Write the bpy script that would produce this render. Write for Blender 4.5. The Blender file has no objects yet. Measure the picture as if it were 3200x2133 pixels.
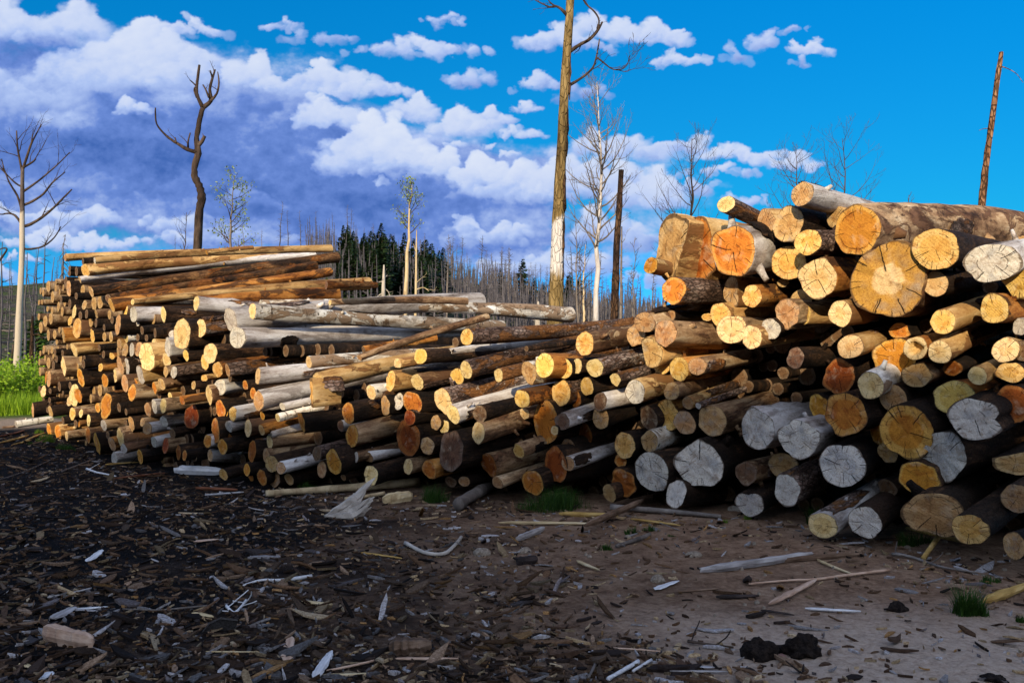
import bpy, math, random
import numpy as np
from mathutils import Vector, Matrix

# ---------------------------------------------------------------- camera, sky, sun
S = bpy.context.scene
COL = S.collection
FPX, CX, CYH = 2585.0, 1600.0, 1129.0          # focal length and horizon of the photograph, in its own pixels
EYE = Vector((0, 0, 1.6))
PITCH = math.atan((CYH - 1066.5) / FPX)
cam_d = bpy.data.cameras.new('camera')
cam = bpy.data.objects.new('camera', cam_d)
COL.objects.link(cam)
cam.location = EYE
cam.rotation_euler = (math.pi / 2 + PITCH, 0, 0)
cam_d.sensor_width = 36.0
cam_d.lens = 36.0 * FPX / 3200.0
cam_d.clip_start, cam_d.clip_end = 0.05, 6000
S.camera = cam
S.view_settings.view_transform = 'Standard'
S.view_settings.look = 'None'
S.view_settings.exposure = 0.45
S.view_settings.gamma = 1.0
S.cycles.max_bounces = 4
S.cycles.diffuse_bounces = 2
S.cycles.glossy_bounces = 2
S.cycles.use_denoising = True
SUN_EL = math.radians(18)
TX, TY = math.sin(math.radians(19)), math.cos(math.radians(19))   # the way the sunlight travels over the ground
sd = bpy.data.lights.new('sun', 'SUN')
sun = bpy.data.objects.new('sun', sd)
COL.objects.link(sun)
sd.energy, sd.angle, sd.color = 5.0, math.radians(0.5), (1.0, 0.83, 0.56)
sun.rotation_euler = Vector((-TX * math.cos(SUN_EL), -TY * math.cos(SUN_EL), math.sin(SUN_EL))).to_track_quat('Z', 'Y').to_euler()


class NT:
    """small helper for node trees"""
    def __init__(s, tree):
        s.t = tree

    def n(s, typ, **kw):
        nd = s.t.nodes.new(typ)
        for k, v in kw.items():
            setattr(nd, k, v)
        return nd

    def put(s, sock, v):
        if isinstance(v, bpy.types.NodeSocket):
            s.t.links.new(v, sock)
        elif v is not None:
            if hasattr(sock, 'default_value') and sock.type == 'RGBA' and len(v) == 3:
                v = (*v, 1)
            sock.default_value = v

    def m(s, op, a, b=None, c=None, clamp=False):
        nd = s.n('ShaderNodeMath', operation=op, use_clamp=clamp)
        for i, v in enumerate((a, b, c)):
            if v is not None:
                s.put(nd.inputs[i], v)
        return nd.outputs[0]

    def v(s, op, a, b=None, c=None):
        nd = s.n('ShaderNodeVectorMath', operation=op)
        for i, v in enumerate((a, b, c)):
            if v is not None:
                s.put(nd.inputs[i], v)
        return nd.outputs[1] if op in ('DOT_PRODUCT', 'LENGTH', 'DISTANCE') else nd.outputs[0]

    def mix(s, f, a, b, mode='MIX'):
        nd = s.n('ShaderNodeMix', data_type='RGBA', blend_type=mode)
        s.put(nd.inputs[0], f)
        s.put(nd.inputs[6], a)
        s.put(nd.inputs[7], b)
        return nd.outputs[2]

    def noise(s, vec, scale, detail=4, rough=.55, dist=0.0, dims='3D', w=None):
        nd = s.n('ShaderNodeTexNoise', noise_dimensions=dims)
        if vec is not None:
            s.put(nd.inputs['Vector'], vec)
        if w is not None:
            s.put(nd.inputs['W'], w)
        nd.inputs['Scale'].default_value = scale
        nd.inputs['Detail'].default_value = detail
        nd.inputs['Roughness'].default_value = rough
        nd.inputs['Distortion'].default_value = dist
        return nd.outputs[0]

    def vor(s, vec, scale, feature='F1', detail=0, rand=1.0):
        nd = s.n('ShaderNodeTexVoronoi', feature=feature)
        s.put(nd.inputs['Vector'], vec)
        nd.inputs['Scale'].default_value = scale
        nd.inputs['Detail'].default_value = detail
        nd.inputs['Randomness'].default_value = rand
        return nd.outputs[0]

    def ss(s, x, lo, hi):
        nd = s.n('ShaderNodeMapRange', interpolation_type='SMOOTHSTEP')
        s.put(nd.inputs[0], x)
        s.put(nd.inputs[1], lo)
        s.put(nd.inputs[2], hi)
        return nd.outputs[0]

    def comb(s, x, y, z):
        nd = s.n('ShaderNodeCombineXYZ')
        for i, v in enumerate((x, y, z)):
            s.put(nd.inputs[i], v)
        return nd.outputs[0]

    def sep(s, vec):
        nd = s.n('ShaderNodeSeparateXYZ')
        s.put(nd.inputs[0], vec)
        return nd.outputs

    def ramp(s, f, stops, interp='LINEAR'):
        nd = s.n('ShaderNodeValToRGB')
        s.put(nd.inputs[0], f)
        cr = nd.color_ramp
        cr.interpolation = interp
        while len(cr.elements) < len(stops):
            cr.elements.new(0.5)
        for e, (p, c) in zip(cr.elements, stops):
            e.position, e.color = p, (*c, 1)
        return nd.outputs[0]


def hash2(ix, iy, seed):
    h = np.sin(ix * 127.1 + iy * 311.7 + seed * 74.7) * 43758.5453
    return h - np.floor(h)


def vnoise(x, y, seed=0):
    x, y = np.asarray(x, float), np.asarray(y, float)
    ix, iy = np.floor(x), np.floor(y)
    fx, fy = x - ix, y - iy
    fx, fy = fx * fx * fx * (fx * (fx * 6 - 15) + 10), fy * fy * fy * (fy * (fy * 6 - 15) + 10)
    a, b = hash2(ix, iy, seed), hash2(ix + 1, iy, seed)
    c, d = hash2(ix, iy + 1, seed), hash2(ix + 1, iy + 1, seed)
    return (a * (1 - fx) + b * fx) * (1 - fy) + (c * (1 - fx) + d * fx) * fy


def fbm(x, y, seed=0, oct=4, gain=.5):
    s, a, t = 0.0, 1.0, 0.0
    for o in range(oct):
        c, d = math.cos(o * 1.3), math.sin(o * 1.3)
        s = s + a * vnoise((x * c - y * d) * 2 ** o, (x * d + y * c) * 2 ** o, seed + o * 13)
        t += a
        a *= gain
    return s / t - .5

# clouds by direction of view: centre, half width, half height, amount (numbers of a 2352-wide picture)
# heaps of cloud by direction of view (numbers of a 2352-wide picture): centre, half width, half height, brightness, number of puffs
HEAPS = [
    (40, 60, 110, 50, .9, 60), (150, 70, 120, 50, .9, 60), (340, 120, 150, 55, 1.0, 110), (460, 80, 80, 22, .9, 30), (250, 170, 140, 60, .85, 70), (420, 165, 90, 40, .85, 40), (60, 230, 160, 50, .6, 60),
    (655, 74, 44, 16, .8, 18), (745, 98, 80, 20, .6, 20), (970, 122, 160, 24, .9, 60), (1030, 64, 55, 13, .8, 18), (590, 172, 60, 40, 1.0, 45), (770, 190, 60, 38, 1.05, 40), (850, 212, 85, 26, 1.0, 40),
    (690, 205, 110, 30, .85, 40), (640, 235, 120, 34, .5, 40), (1080, 192, 62, 24, .7, 24), (955, 258, 60, 30, .95, 36), (1070, 290, 80, 32, .95, 50), (1140, 280, 60, 24, .9, 30), (1190, 316, 58, 14, .95, 22), (1215, 258, 40, 14, .85, 16), (1050, 340, 28, 10, .9, 12), (1130, 346, 18, 8, .9, 8), (1180, 362, 30, 10, .9, 12),
    (770, 265, 80, 34, 1.0, 40), (850, 320, 70, 48, 1.2, 70), (920, 335, 60, 50, 1.2, 60), (830, 365, 80, 40, .95, 50), (930, 385, 80, 30, .9, 44), (1010, 378, 45, 38, 1.15, 40), (1100, 405, 55, 34, 1.1, 44), (1180, 405, 50, 34, 1.1, 40), (1250, 415, 50, 38, 1.05, 40), (1150, 445, 100, 26, .85, 44), (1240, 455, 60, 16, .8, 20),
    (1270, 95, 75, 30, .95, 40), (1380, 72, 80, 32, 1.0, 50), (1470, 88, 70, 28, 1.0, 44), (1540, 108, 60, 18, .85, 24), (1320, 118, 90, 14, .7, 24), (1555, 152, 62, 17, .95, 28), (1740, 105, 34, 26, .75, 18), (1790, 82, 56, 12, .6, 14), (1840, 124, 54, 18, .95, 26), (1830, 160, 24, 14, .5, 10), (1680, 140, 30, 24, .5, 12), (1240, 204, 46, 19, .8, 22), (1330, 225, 60, 24, .6, 20),
    (1380, 340, 70, 28, .85, 36), (1480, 350, 80, 30, .85, 40), (1590, 345, 60, 24, .8, 26), (1700, 362, 110, 22, .95, 46), (1790, 378, 70, 22, .95, 34), (1640, 402, 90, 14, .8, 26), (1400, 420, 70, 46, .9, 50), (1490, 440, 80, 50, .9, 60), (1330, 400, 60, 40, .9, 36), (1600, 440, 60, 20, .7, 22), (1700, 470, 60, 16, .8, 20),
    (1380, 520, 70, 40, .8, 44), (1460, 545, 60, 30, .7, 30), (1540, 580, 50, 22, .8, 22), (1620, 600, 60, 24, .8, 28), (1500, 640, 90, 18, .7, 26), (1330, 600, 110, 36, .75, 46), (1200, 610, 120, 28, .8, 44), (1110, 540, 90, 30, .9, 46), (1180, 530, 40, 24, .9, 22), (1050, 530, 40, 22, .8, 20), (890, 430, 16, 10, .7, 6),
    (60, 500, 120, 24, .95, 50), (200, 505, 110, 20, .9, 40), (420, 520, 80, 20, .8, 30), (120, 560, 130, 20, .95, 44), (280, 560, 110, 18, .95, 40), (430, 555, 70, 14, .8, 22), (90, 600, 60, 10, .9, 18), (20, 625, 50, 22, .9, 22), (560, 470, 120, 30, .55, 40), (600, 550, 120, 20, .6, 30), (330, 262, 40, 22, .9, 20), (500, 430, 140, 24, .35, 36), (200, 440, 160, 26, .4, 40)]
# broad shaded layers behind them
LAYERS = [(150, 190, 420, 110, .9), (250, 320, 460, 110, 1.2), (600, 330, 300, 110, 1.1), (350, 440, 560, 90, 1.1), (800, 430, 330, 90, 1.0), (900, 500, 300, 70, .9), (1180, 590, 280, 60, .8), (300, 560, 560, 70, .6), (1450, 470, 260, 90, .55), (-300, 300, 260, 330, 1.0), (1100, 395, 200, 60, .6)]
GLOOM = [(95, 132, 85, 34, 1.3), (330, 365, 330, 50, 1.0), (640, 440, 300, 50, 1.0), (850, 490, 240, 50, 1.0), (1080, 560, 160, 22, .6), (130, 350, 200, 40, .5), (600, 250, 60, 36, .6), (560, 590, 260, 26, .5), (795, 322, 30, 18, .7)]


def cloud_picture(W=2000, H=700):
    U0, U1, V1 = -.78, .78, .52
    U, V = np.meshgrid(np.linspace(U0, U1, W), np.linspace(0, V1, H))
    X, Y = 1176 + U * 1900, 830 - V * 1900              # picture numbers
    px = 1900 * (U1 - U0) / W
    wu, wv = fbm(X / 90, Y / 60, 3, 6, .58), fbm(X / 90 + 31, Y / 60 + 7, 5, 6, .58)
    f1, f2 = fbm(X / 26, Y / 20, 41, 5, .6), fbm(X / 26 + 9, Y / 20 + 4, 47, 5, .6)
    Xw, Yw = X + wu * 46 + f1 * 17, Y + wv * 34 + f2 * 14

    def blobs(lst):
        s = np.zeros_like(U)
        for x, y, w, h, a in lst:
            s += a * np.exp(-.75 * (((Xw - x) / w) ** 2 + ((Yw - y) / h) ** 2) ** 1.3)
        return s
    lay = blobs(LAYERS)
    gl = np.clip(blobs(GLOOM), 0, 1.3)
    big = fbm(X / 150, Y / 75, 61, 6, .56)
    cov = np.clip((lay + big * 1.1 + f1 * .25 - .38) / .62, 0, 1)
    cov = cov * cov * (3 - 2 * cov)
    lit = np.clip(.48 + big * .70 + f1 * .16 + (.5 - np.clip(lay, 0, 1.4)) * .10, .18, .75)
    rr = np.random.default_rng(3)
    puffs = []
    for hx, hy, w, h, br, n in HEAPS:
        for i in range(int(n * 1.5)):
            q = rr.normal(0, .5)
            if abs(q) > 1.1:
                continue
            hump = (1 - min(1, q * q)) ** .6 * (.65 + .35 * math.sin(q * 5 + hx))
            t = rr.random() ** .8                      # 0 at the flat base, 1 at the top
            yy = hy + h * (.75 - 1.75 * t * hump)
            r = (.22 + .38 * rr.random()) * h * (1.1 - .45 * t) + 3
            puffs.append((hx + q * w, yy, r * 1.25, r, br, t * hump, hy))
    puffs.sort(key=lambda p: p[6] * .3 + p[1] + rr.normal(0, 12))
    for (cx, cy, rx, ry, br, t, _) in puffs:
        m = 2.3
        x0, x1 = int((cx - rx * m - 40 - X[0, 0]) / px), int((cx + rx * m + 40 - X[0, 0]) / px)
        y0, y1 = int((Y[0, 0] - cy - ry * m - 30) / (Y[0, 0] - Y[1, 0])), int((Y[0, 0] - cy + ry * m + 30) / (Y[0, 0] - Y[1, 0]))
        x0, y0, x1, y1 = max(0, x0), max(0, y0), min(W, x1), min(H, y1)
        if x1 - x0 < 2 or y1 - y0 < 2:
            continue
        sl = (slice(y0, y1), slice(x0, x1))
        dx, dy = (Xw[sl] - cx) / rx, (Yw[sl] - cy) / ry
        d2 = dx * dx + dy * dy
        a = np.clip(1.25 - d2, 0, 1)
        a = a * a * (3 - 2 * a) * (.50 + .25 * t) * (.25 + .8 * min(1, br))
        up = np.clip(-dy * .75 - dx * .40, -1.2, 1.2)
        c = .70 + .22 * up + .24 * (t - .40) + (br - .85) * .6
        cov[sl] = cov[sl] + (1 - cov[sl]) * a
        lit[sl] = lit[sl] * (1 - a) + c * a
    lit = lit + f1 * .18 + wu * .18 - gl * (.22 + big * .9)
    cov = np.clip(cov + gl * .0, 0, 1)
    hi = lit > .72
    lit = np.where(hi, .72 + (1 - np.exp(-(lit - .72) * 2.0)) * .28, lit)
    return cov, np.clip(lit, 0, 1), U, V


def build_world():
    w = bpy.data.worlds.new('World')
    S.world = w
    w.use_nodes = True
    w.node_tree.nodes.clear()
    k = NT(w.node_tree)
    sky = k.n('ShaderNodeTexSky', sky_type='NISHITA')
    sky.sun_disc = False
    sky.sun_elevation = SUN_EL
    sky.sun_rotation = math.atan2(-TX, -TY)
    sky.air_density, sky.dust_density, sky.ozone_density = 1.0, 0.3, 2.5
    x, y, z = k.sep(k.n('ShaderNodeTexCoord').outputs['Generated'])
    ay = k.m('ADD', k.m('ABSOLUTE', y), .03)
    U, V = k.m('DIVIDE', x, ay), k.m('DIVIDE', k.m('MAXIMUM', z, 0.0), ay)
    cov, lit, _, _ = cloud_picture()
    stops = [0, .3, .62, 1.0]
    cols = np.array([(.055, .14, .46), (.15, .265, .68), (.43, .56, .90), (.87, .91, .97)])
    H, W = cov.shape
    px = np.empty((H, W, 4), np.float32)
    for i in range(3):
        px[..., i] = np.interp(lit, stops, cols[:, i])
    px[..., 3] = cov
    img = bpy.data.images.new('clouds', W, H, alpha=True, float_buffer=True)
    img.colorspace_settings.name = 'Non-Color'
    img.alpha_mode = 'CHANNEL_PACKED'
    img.pixels.foreach_set(px.ravel())
    img.update()
    img.pack()
    tex = k.n('ShaderNodeTexImage', image=img, extension='MIRROR')
    k.put(tex.inputs[0], k.comb(k.m('MULTIPLY_ADD', U, 1 / 1.56, .5), k.m('MULTIPLY', V, 1 / .52), 0))
    # a deep mountain blue: less red in the Nishita sky
    gain = k.ramp(V, [(0.0, (.045, .20, .65)), (.15, (.010, .188, .27)), (.43, (.002, .245, .40))])
    blue = k.mix(1.0, sky.outputs[0], gain, 'MULTIPLY')
    b4 = k.v('SCALE', blue)
    b4.node.inputs['Scale'].default_value = 4.0
    ten = k.v('SCALE', tex.outputs['Color'])
    ten.node.inputs['Scale'].default_value = 10.0
    colr = k.mix(tex.outputs['Alpha'], b4, ten)
    # fill glow added to the sky behind the photographer, to lift the shade
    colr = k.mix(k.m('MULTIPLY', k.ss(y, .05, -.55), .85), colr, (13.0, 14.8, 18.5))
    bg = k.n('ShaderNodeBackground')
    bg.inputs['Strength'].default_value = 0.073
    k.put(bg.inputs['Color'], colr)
    out = k.n('ShaderNodeOutputWorld')
    k.put(out.inputs[0], bg.outputs[0])


build_world()

# ---------------------------------------------------------------- helpers
RNG = random.Random(7)
NRNG = np.random.default_rng(7)
D2P = 3200.0 / 2352.0


def ray(px, py):
    """direction through a pixel of the photograph, scaled so that y == 1"""
    cp, sp = math.cos(PITCH), math.sin(PITCH)
    a, b = (px - 1600.0) / FPX, -(py - 1066.5) / FPX
    yy, zz = cp - b * sp, sp + b * cp
    return Vector((a / yy, 1.0, zz / yy))


def at(px, py, Y):
    return EYE + ray(px, py) * Y


def mesh_obj(name, verts, faces, mat=None, parent=None, smooth=True, link=True):
    me = bpy.data.meshes.new(name)
    me.from_pydata([tuple(v) for v in verts], [], [tuple(int(i) for i in f) for f in faces])
    if smooth:
        me.polygons.foreach_set('use_smooth', [True] * len(me.polygons))
    if mat is not None:
        me.materials.append(mat)
    o = bpy.data.objects.new(name, me)
    if link:
        COL.objects.link(o)
    if parent is not None:
        o.parent = parent
    return o


def tag(o, label, cat, group=None, kind=None):
    if label:
        o['label'] = label
    if cat:
        o['category'] = cat
    if group:
        o['group'] = group
    if kind:
        o['kind'] = kind
    return o


class MB:
    """collects tubes and quads into one mesh"""
    def __init__(s):
        s.v, s.f, s.n = [], [], 0

    def add(s, vs, fs):
        s.v.extend(vs)
        s.f.extend([tuple(i + s.n for i in f) for f in fs])
        s.n += len(vs)

    def tube(s, pts, rad, sides=6, cap=True, lump=0.0, seed=0):
        pts = [Vector(p) for p in pts]
        n = len(pts)
        vs, fs = [], []
        t0 = (pts[1] - pts[0]).normalized()
        up = Vector((0, 0, 1)) if abs(t0.z) < .9 else Vector((0, 1, 0))
        u = t0.cross(up).normalized()
        rr = random.Random(seed)
        for i, p in enumerate(pts):
            t = (pts[min(i + 1, n - 1)] - pts[max(i - 1, 0)]).normalized()
            u = (u - t * u.dot(t))
            u = u.normalized() if u.length > 1e-6 else t.orthogonal().normalized()
            w = t.cross(u)
            for j in range(sides):
                a = 2 * math.pi * j / sides
                r = rad[i] * (1 + (rr.uniform(-lump, lump) if lump else 0))
                vs.append(p + u * (math.cos(a) * r) + w * (math.sin(a) * r))
        for i in range(n - 1):
            for j in range(sides):
                k = (j + 1) % sides
                fs.append((i * sides + j, i * sides + k, (i + 1) * sides + k, (i + 1) * sides + j))
        if cap:
            fs.append(tuple(range(sides))[::-1])
            fs.append(tuple(range((n - 1) * sides, n * sides)))
        s.add(vs, fs)

    def build(s, name, mat, parent=None, smooth=True, link=True, origin=None):
        vs = s.v if origin is None else [Vector(p) - Vector(origin) for p in s.v]
        return mesh_obj(name, vs, s.f, mat, parent, smooth, link)


def empty(name, loc):
    o = bpy.data.objects.new(name, None)
    o.empty_display_size = .2
    COL.objects.link(o)
    o.location = loc
    return o


# ---------------------------------------------------------------- materials
def new_mat(name, rough=.85, spec=.2):
    m = bpy.data.materials.new(name)
    m.use_nodes = True
    k = NT(m.node_tree)
    b = m.node_tree.nodes['Principled BSDF']
    b.inputs['Roughness'].default_value = rough
    b.inputs['Specular IOR Level'].default_value = spec
    return m, k, b


def bump(k, b, h, dist, strength=1.0):
    nd = k.n('ShaderNodeBump')
    nd.inputs['Strength'].default_value = strength
    nd.inputs['Distance'].default_value = dist
    k.put(nd.inputs['Height'], h)
    k.put(b.inputs['Normal'], nd.outputs[0])


def end_mat(name, core, sap, stain, stain_amt=.5, core_r=.62, grey=None):
    """sawn end grain: heartwood and sapwood, rings, stains, radial drying cracks, saw marks"""
    m, k, b = new_mat(name, .8, .15)
    tc = k.n('ShaderNodeTexCoord')
    rnd = k.n('ShaderNodeObjectInfo').outputs['Random']
    uv = k.v('MULTIPLY_ADD', tc.outputs['UV'], (2, 2, 0), (-1, -1, 0))
    off = k.comb(k.m('MULTIPLY', rnd, 91.0), k.m('MULTIPLY', rnd, 37.0), k.m('MULTIPLY', rnd, 53.0))
    pv = k.v('ADD', uv, off)
    n1 = k.noise(pv, 1.6, 4, .6)
    n2 = k.noise(pv, 5.0, 5, .65)
    n3 = k.noise(pv, 26.0, 3, .7)
    x, y, _ = k.sep(k.v('ADD', uv, k.v('MULTIPLY', k.comb(k.m('SUBTRACT', n2, .5), k.m('SUBTRACT', n1, .5), 0), (.12, .18, 0))))
    r = k.m('SQRT', k.m('ADD', k.m('MULTIPLY', x, x), k.m('MULTIPLY', y, y)))
    ang = k.m('ARCTAN2', y, x)
    cr = k.m('MULTIPLY_ADD', rnd, .3, core_r - .15)
    hs = k.ss(k.m('MULTIPLY_ADD', k.m('SUBTRACT', n2, .5), .25, r), k.m('SUBTRACT', cr, .05), k.m('ADD', cr, .06))
    c = k.mix(hs, core, sap)
    st = k.m('MULTIPLY', k.ss(n1, k.m('MULTIPLY_ADD', rnd, .14, .42), .68), stain_amt)
    c = k.mix(st, c, stain)
    if grey:
        c = k.mix(k.m('MULTIPLY', k.ss(k.noise(k.v('ADD', pv, (7, 3, 1)), 1.3, 3), .5, .7), .6), c, grey)
    ring = k.m('SINE', k.m('MULTIPLY_ADD', r, 40.0, k.m('ADD', k.m('MULTIPLY', n1, 13.0), k.m('MULTIPLY', n2, 4.0))))
    c = k.mix(k.m('MULTIPLY', k.ss(ring, -.2, 1.0), k.m('MULTIPLY', k.ss(n2, .40, .62), .20)), c, k.mix(1.0, c, (.45, .33, .22), 'MULTIPLY'))
    c = k.mix(k.ss(n3, .40, .75), c, k.mix(1.0, c, (.55, .45, .36), 'MULTIPLY'))
    st2 = k.ss(k.noise(k.v('ADD', pv, (2, 8, 5)), 2.2, 6, .68, .8), .52, .66)
    c = k.mix(k.m('MULTIPLY', st2, .55), c, k.mix(1.0, c, (.42, .30, .22), 'MULTIPLY'))
    pale = k.ss(k.noise(k.v('ADD', pv, (5, 1, 9)), 1.4, 5, .6, .5), .54, .70)
    c = k.mix(k.m('MULTIPLY', pale, .45), c, k.mix(.55, c, (.72, .60, .42)))
    wv = k.m('SINE', k.m('ADD', k.m('MULTIPLY', x, 30.0), k.m('MULTIPLY', y, k.m('MULTIPLY_ADD', rnd, 40.0, 6.0))))
    c = k.mix(k.m('MULTIPLY', k.ss(wv, .2, 1.0), .10), c, k.mix(1.0, c, (.6, .5, .4), 'MULTIPLY'))
    # drying cracks, one to a sector, of uneven length
    N = 9.0
    t = k.m('ADD', k.m('MULTIPLY', ang, N / 6.28318), k.m('MULTIPLY_ADD', rnd, 5.0, 20.0))
    cell = k.m('FLOOR', t)
    fr = k.m('SUBTRACT', t, cell)
    wn = k.n('ShaderNodeTexWhiteNoise', noise_dimensions='2D')
    cellm = k.m('MODULO', cell, N)
    k.put(wn.inputs['Vector'], k.comb(cellm, k.m('MULTIPLY', rnd, 71.0), 0))
    ra, rb, rc = k.sep(wn.outputs['Color'])
    dc = k.m('ABSOLUTE', k.m('SUBTRACT', fr, k.m('MULTIPLY_ADD', ra, .5, .25)))
    dd = k.m('MULTIPLY', dc, k.m('MULTIPLY', r, 6.28318 / N))
    wid = k.m('MULTIPLY', k.m('SUBTRACT', rc, .25), .034)
    line = k.ss(dd, wid, k.m('MULTIPLY', wid, .35))
    r0 = k.m('MULTIPLY', rb, .8)
    seg = k.m('MULTIPLY', k.ss(r, r0, k.m('ADD', r0, .06)), k.ss(r, k.m('ADD', r0, k.m('MULTIPLY_ADD', rc, .9, .1)), k.m('ADD', r0, k.m('MULTIPLY', rc, .8))))
    crack = k.m('MULTIPLY', k.m('MULTIPLY', line, seg), k.m('GREATER_THAN', rc, .3))
    # many short checks from the rim inwards
    N2 = 23.0
    t2 = k.m('ADD', k.m('MULTIPLY', ang, N2 / 6.28318), k.m('MULTIPLY_ADD', rnd, 3.0, 40.0))
    cell2 = k.m('FLOOR', t2)
    w2 = k.n('ShaderNodeTexWhiteNoise', noise_dimensions='2D')
    k.put(w2.inputs['Vector'], k.comb(k.m('MODULO', cell2, N2), k.m('MULTIPLY', rnd, 39.0), 0))
    qa, qb, qc = k.sep(w2.outputs['Color'])
    d2 = k.m('MULTIPLY', k.m('ABSOLUTE', k.m('SUBTRACT', k.m('SUBTRACT', t2, cell2), k.m('MULTIPLY_ADD', qa, .5, .25))), k.m('MULTIPLY', r, 6.28318 / N2))
    l2 = k.ss(d2, .013, .004)
    e0 = k.m('MULTIPLY_ADD', qb, .45, .52)
    c2 = k.m('MULTIPLY', k.m('MULTIPLY', l2, k.ss(r, e0, k.m('ADD', e0, .12))), k.m('GREATER_THAN', qc, .45))
    crack = k.m('MAXIMUM', crack, k.m('MULTIPLY', c2, .8))
    # a broken ring shake
    rs = k.m('ABSOLUTE', k.m('SUBTRACT', k.m('MULTIPLY_ADD', k.m('SUBTRACT', n2, .5), .16, r), k.m('MULTIPLY_ADD', k.m('FRACT', k.m('MULTIPLY', rnd, 13.7)), .5, .3)))
    shk = k.m('MULTIPLY', k.ss(rs, .014, .004), k.ss(n1, .50, .58))
    crack = k.m('MAXIMUM', crack, k.m('MULTIPLY', shk, .75))
    c = k.mix(k.m('MULTIPLY', crack, .93), c, (.012, .007, .004))
    rim = k.ss(k.m('MULTIPLY_ADD', k.m('SUBTRACT', n2, .5), .12, r), .94, .99)
    c = k.mix(k.m('MULTIPLY', rim, .8), c, (.07, .04, .022))
    hsn = k.n('ShaderNodeHueSaturation')
    k.put(hsn.inputs['Hue'], k.m('MULTIPLY_ADD', k.m('FRACT', k.m('MULTIPLY', rnd, 17.3)), .022, .489))
    k.put(hsn.inputs['Value'], k.m('MULTIPLY_ADD', k.m('FRACT', k.m('MULTIPLY', rnd, 7.7)), .4, .82))
    k.put(hsn.inputs['Color'], c)
    k.put(b.inputs['Base Color'], hsn.outputs[0])
    h = k.m('SUBTRACT', k.m('MULTIPLY_ADD', n3, .3, k.m('MULTIPLY', n2, .5)), k.m('MULTIPLY', crack, 1.2))
    h = k.m('MULTIPLY_ADD', wv, .05, h)
    bump(k, b, h, .012)
    return m


def bark_mat(name, cols, long=.14, scale=7.0, plate=0.0, fleck=None, rings=None, bumpd=.015, patch=None, fleck_at=.62, stain=.75):
    """log sides: streaked along the log's length; torn bark patches, dark stains, plates, lichen flecks or aspen rings as asked"""
    m, k, b = new_mat(name, .85, .15)
    tc = k.n('ShaderNodeTexCoord')
    rnd = k.n('ShaderNodeObjectInfo').outputs['Random']
    ob = tc.outputs['Object']
    off = k.comb(k.m('MULTIPLY', rnd, 31.0), k.m('MULTIPLY', rnd, 77.0), k.m('MULTIPLY', rnd, 19.0))
    iv = k.v('ADD', ob, off)
    sv = k.v('ADD', k.v('MULTIPLY', ob, (1, 1, long)), off)
    n1 = k.noise(sv, scale, 7, .68, .4)
    n2 = k.noise(k.v('MULTIPLY', iv, (1, 1, .45)), 2.6, 5, .62, .6)
    n3 = k.noise(k.v('MULTIPLY', iv, (1, 1, .5)), scale * 7, 4, .75)
    f = k.m('ADD', k.m('MULTIPLY', n1, .50), k.m('MULTIPLY', n2, .50))
    f = k.m('ADD', f, k.m('MULTIPLY', k.m('SUBTRACT', n3, .5), .20))
    n = len(cols)
    c = k.ramp(f, [(.38 + .24 * i / (n - 1), cc) for i, cc in enumerate(cols)])
    h = k.m('MULTIPLY_ADD', n3, .6, n1)
    if plate:
        pl = k.vor(k.v('MULTIPLY', k.v('ADD', iv, k.v('MULTIPLY', k.comb(n1, n2, n1), (.10, .10, .2))), (1, 1, .4)), 24, 'DISTANCE_TO_EDGE')
        e = k.ss(k.m('MULTIPLY_ADD', k.m('SUBTRACT', n3, .5), .14, pl), .01, .14)
        c = k.mix(k.m('MULTIPLY', k.m('SUBTRACT', 1.0, e), plate), c, (.020, .012, .009))
        h = k.m('ADD', h, k.m('MULTIPLY', e, .7))
    if patch:
        pm = k.ss(k.m('MULTIPLY_ADD', k.m('SUBTRACT', n3, .5), .12, k.noise(k.v('MULTIPLY', k.v('ADD', iv, (3, 5, 1)), (1, 1, .4)), 3.4, 6, .66, .7)), k.m('MULTIPLY_ADD', rnd, .10, .47), k.m('MULTIPLY_ADD', rnd, .10, .51))
        c = k.mix(k.m('MULTIPLY', pm, .92), c, k.mix(n1, k.mix(1.0, patch, (.35, .30, .28), 'MULTIPLY'), patch))
        h = k.m('MULTIPLY_ADD', pm, .8, h)
    if rings:
        rv = k.noise(k.v('MULTIPLY', iv, (.7, .7, 5.0)), 2.4, 4, .6)
        c = k.mix(k.m('MULTIPLY', k.ss(rv, .60, .68), .85), c, rings)
        spots = k.ss(k.vor(k.v('MULTIPLY', iv, (1, 1, 1.6)), 6), .2, .1)
        c = k.mix(k.m('MULTIPLY', spots, .85), c, (.03, .022, .018))
    dk = k.ss(k.noise(k.v('MULTIPLY', k.v('ADD', iv, (9, 2, 4)), (1, 1, .35)), 4.5, 6, .7, .5), .50, .62)
    c = k.mix(k.m('MULTIPLY', dk, stain), c, k.mix(1.0, c, (.22, .17, .14), 'MULTIPLY'))
    if fleck:
        fm = k.ss(k.noise(iv, 15, 6, .75), fleck_at, fleck_at + .05)
        c = k.mix(k.m('MULTIPLY', fm, .85), c, fleck)
    hsn = k.n('ShaderNodeHueSaturation')
    k.put(hsn.inputs['Value'], k.m('MULTIPLY_ADD', k.m('FRACT', k.m('MULTIPLY', rnd, 5.3)), .5, .75))
    k.put(hsn.inputs['Color'], c)
    k.put(b.inputs['Base Color'], hsn.outputs[0])
    bump(k, b, h, bumpd)
    return m


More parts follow.
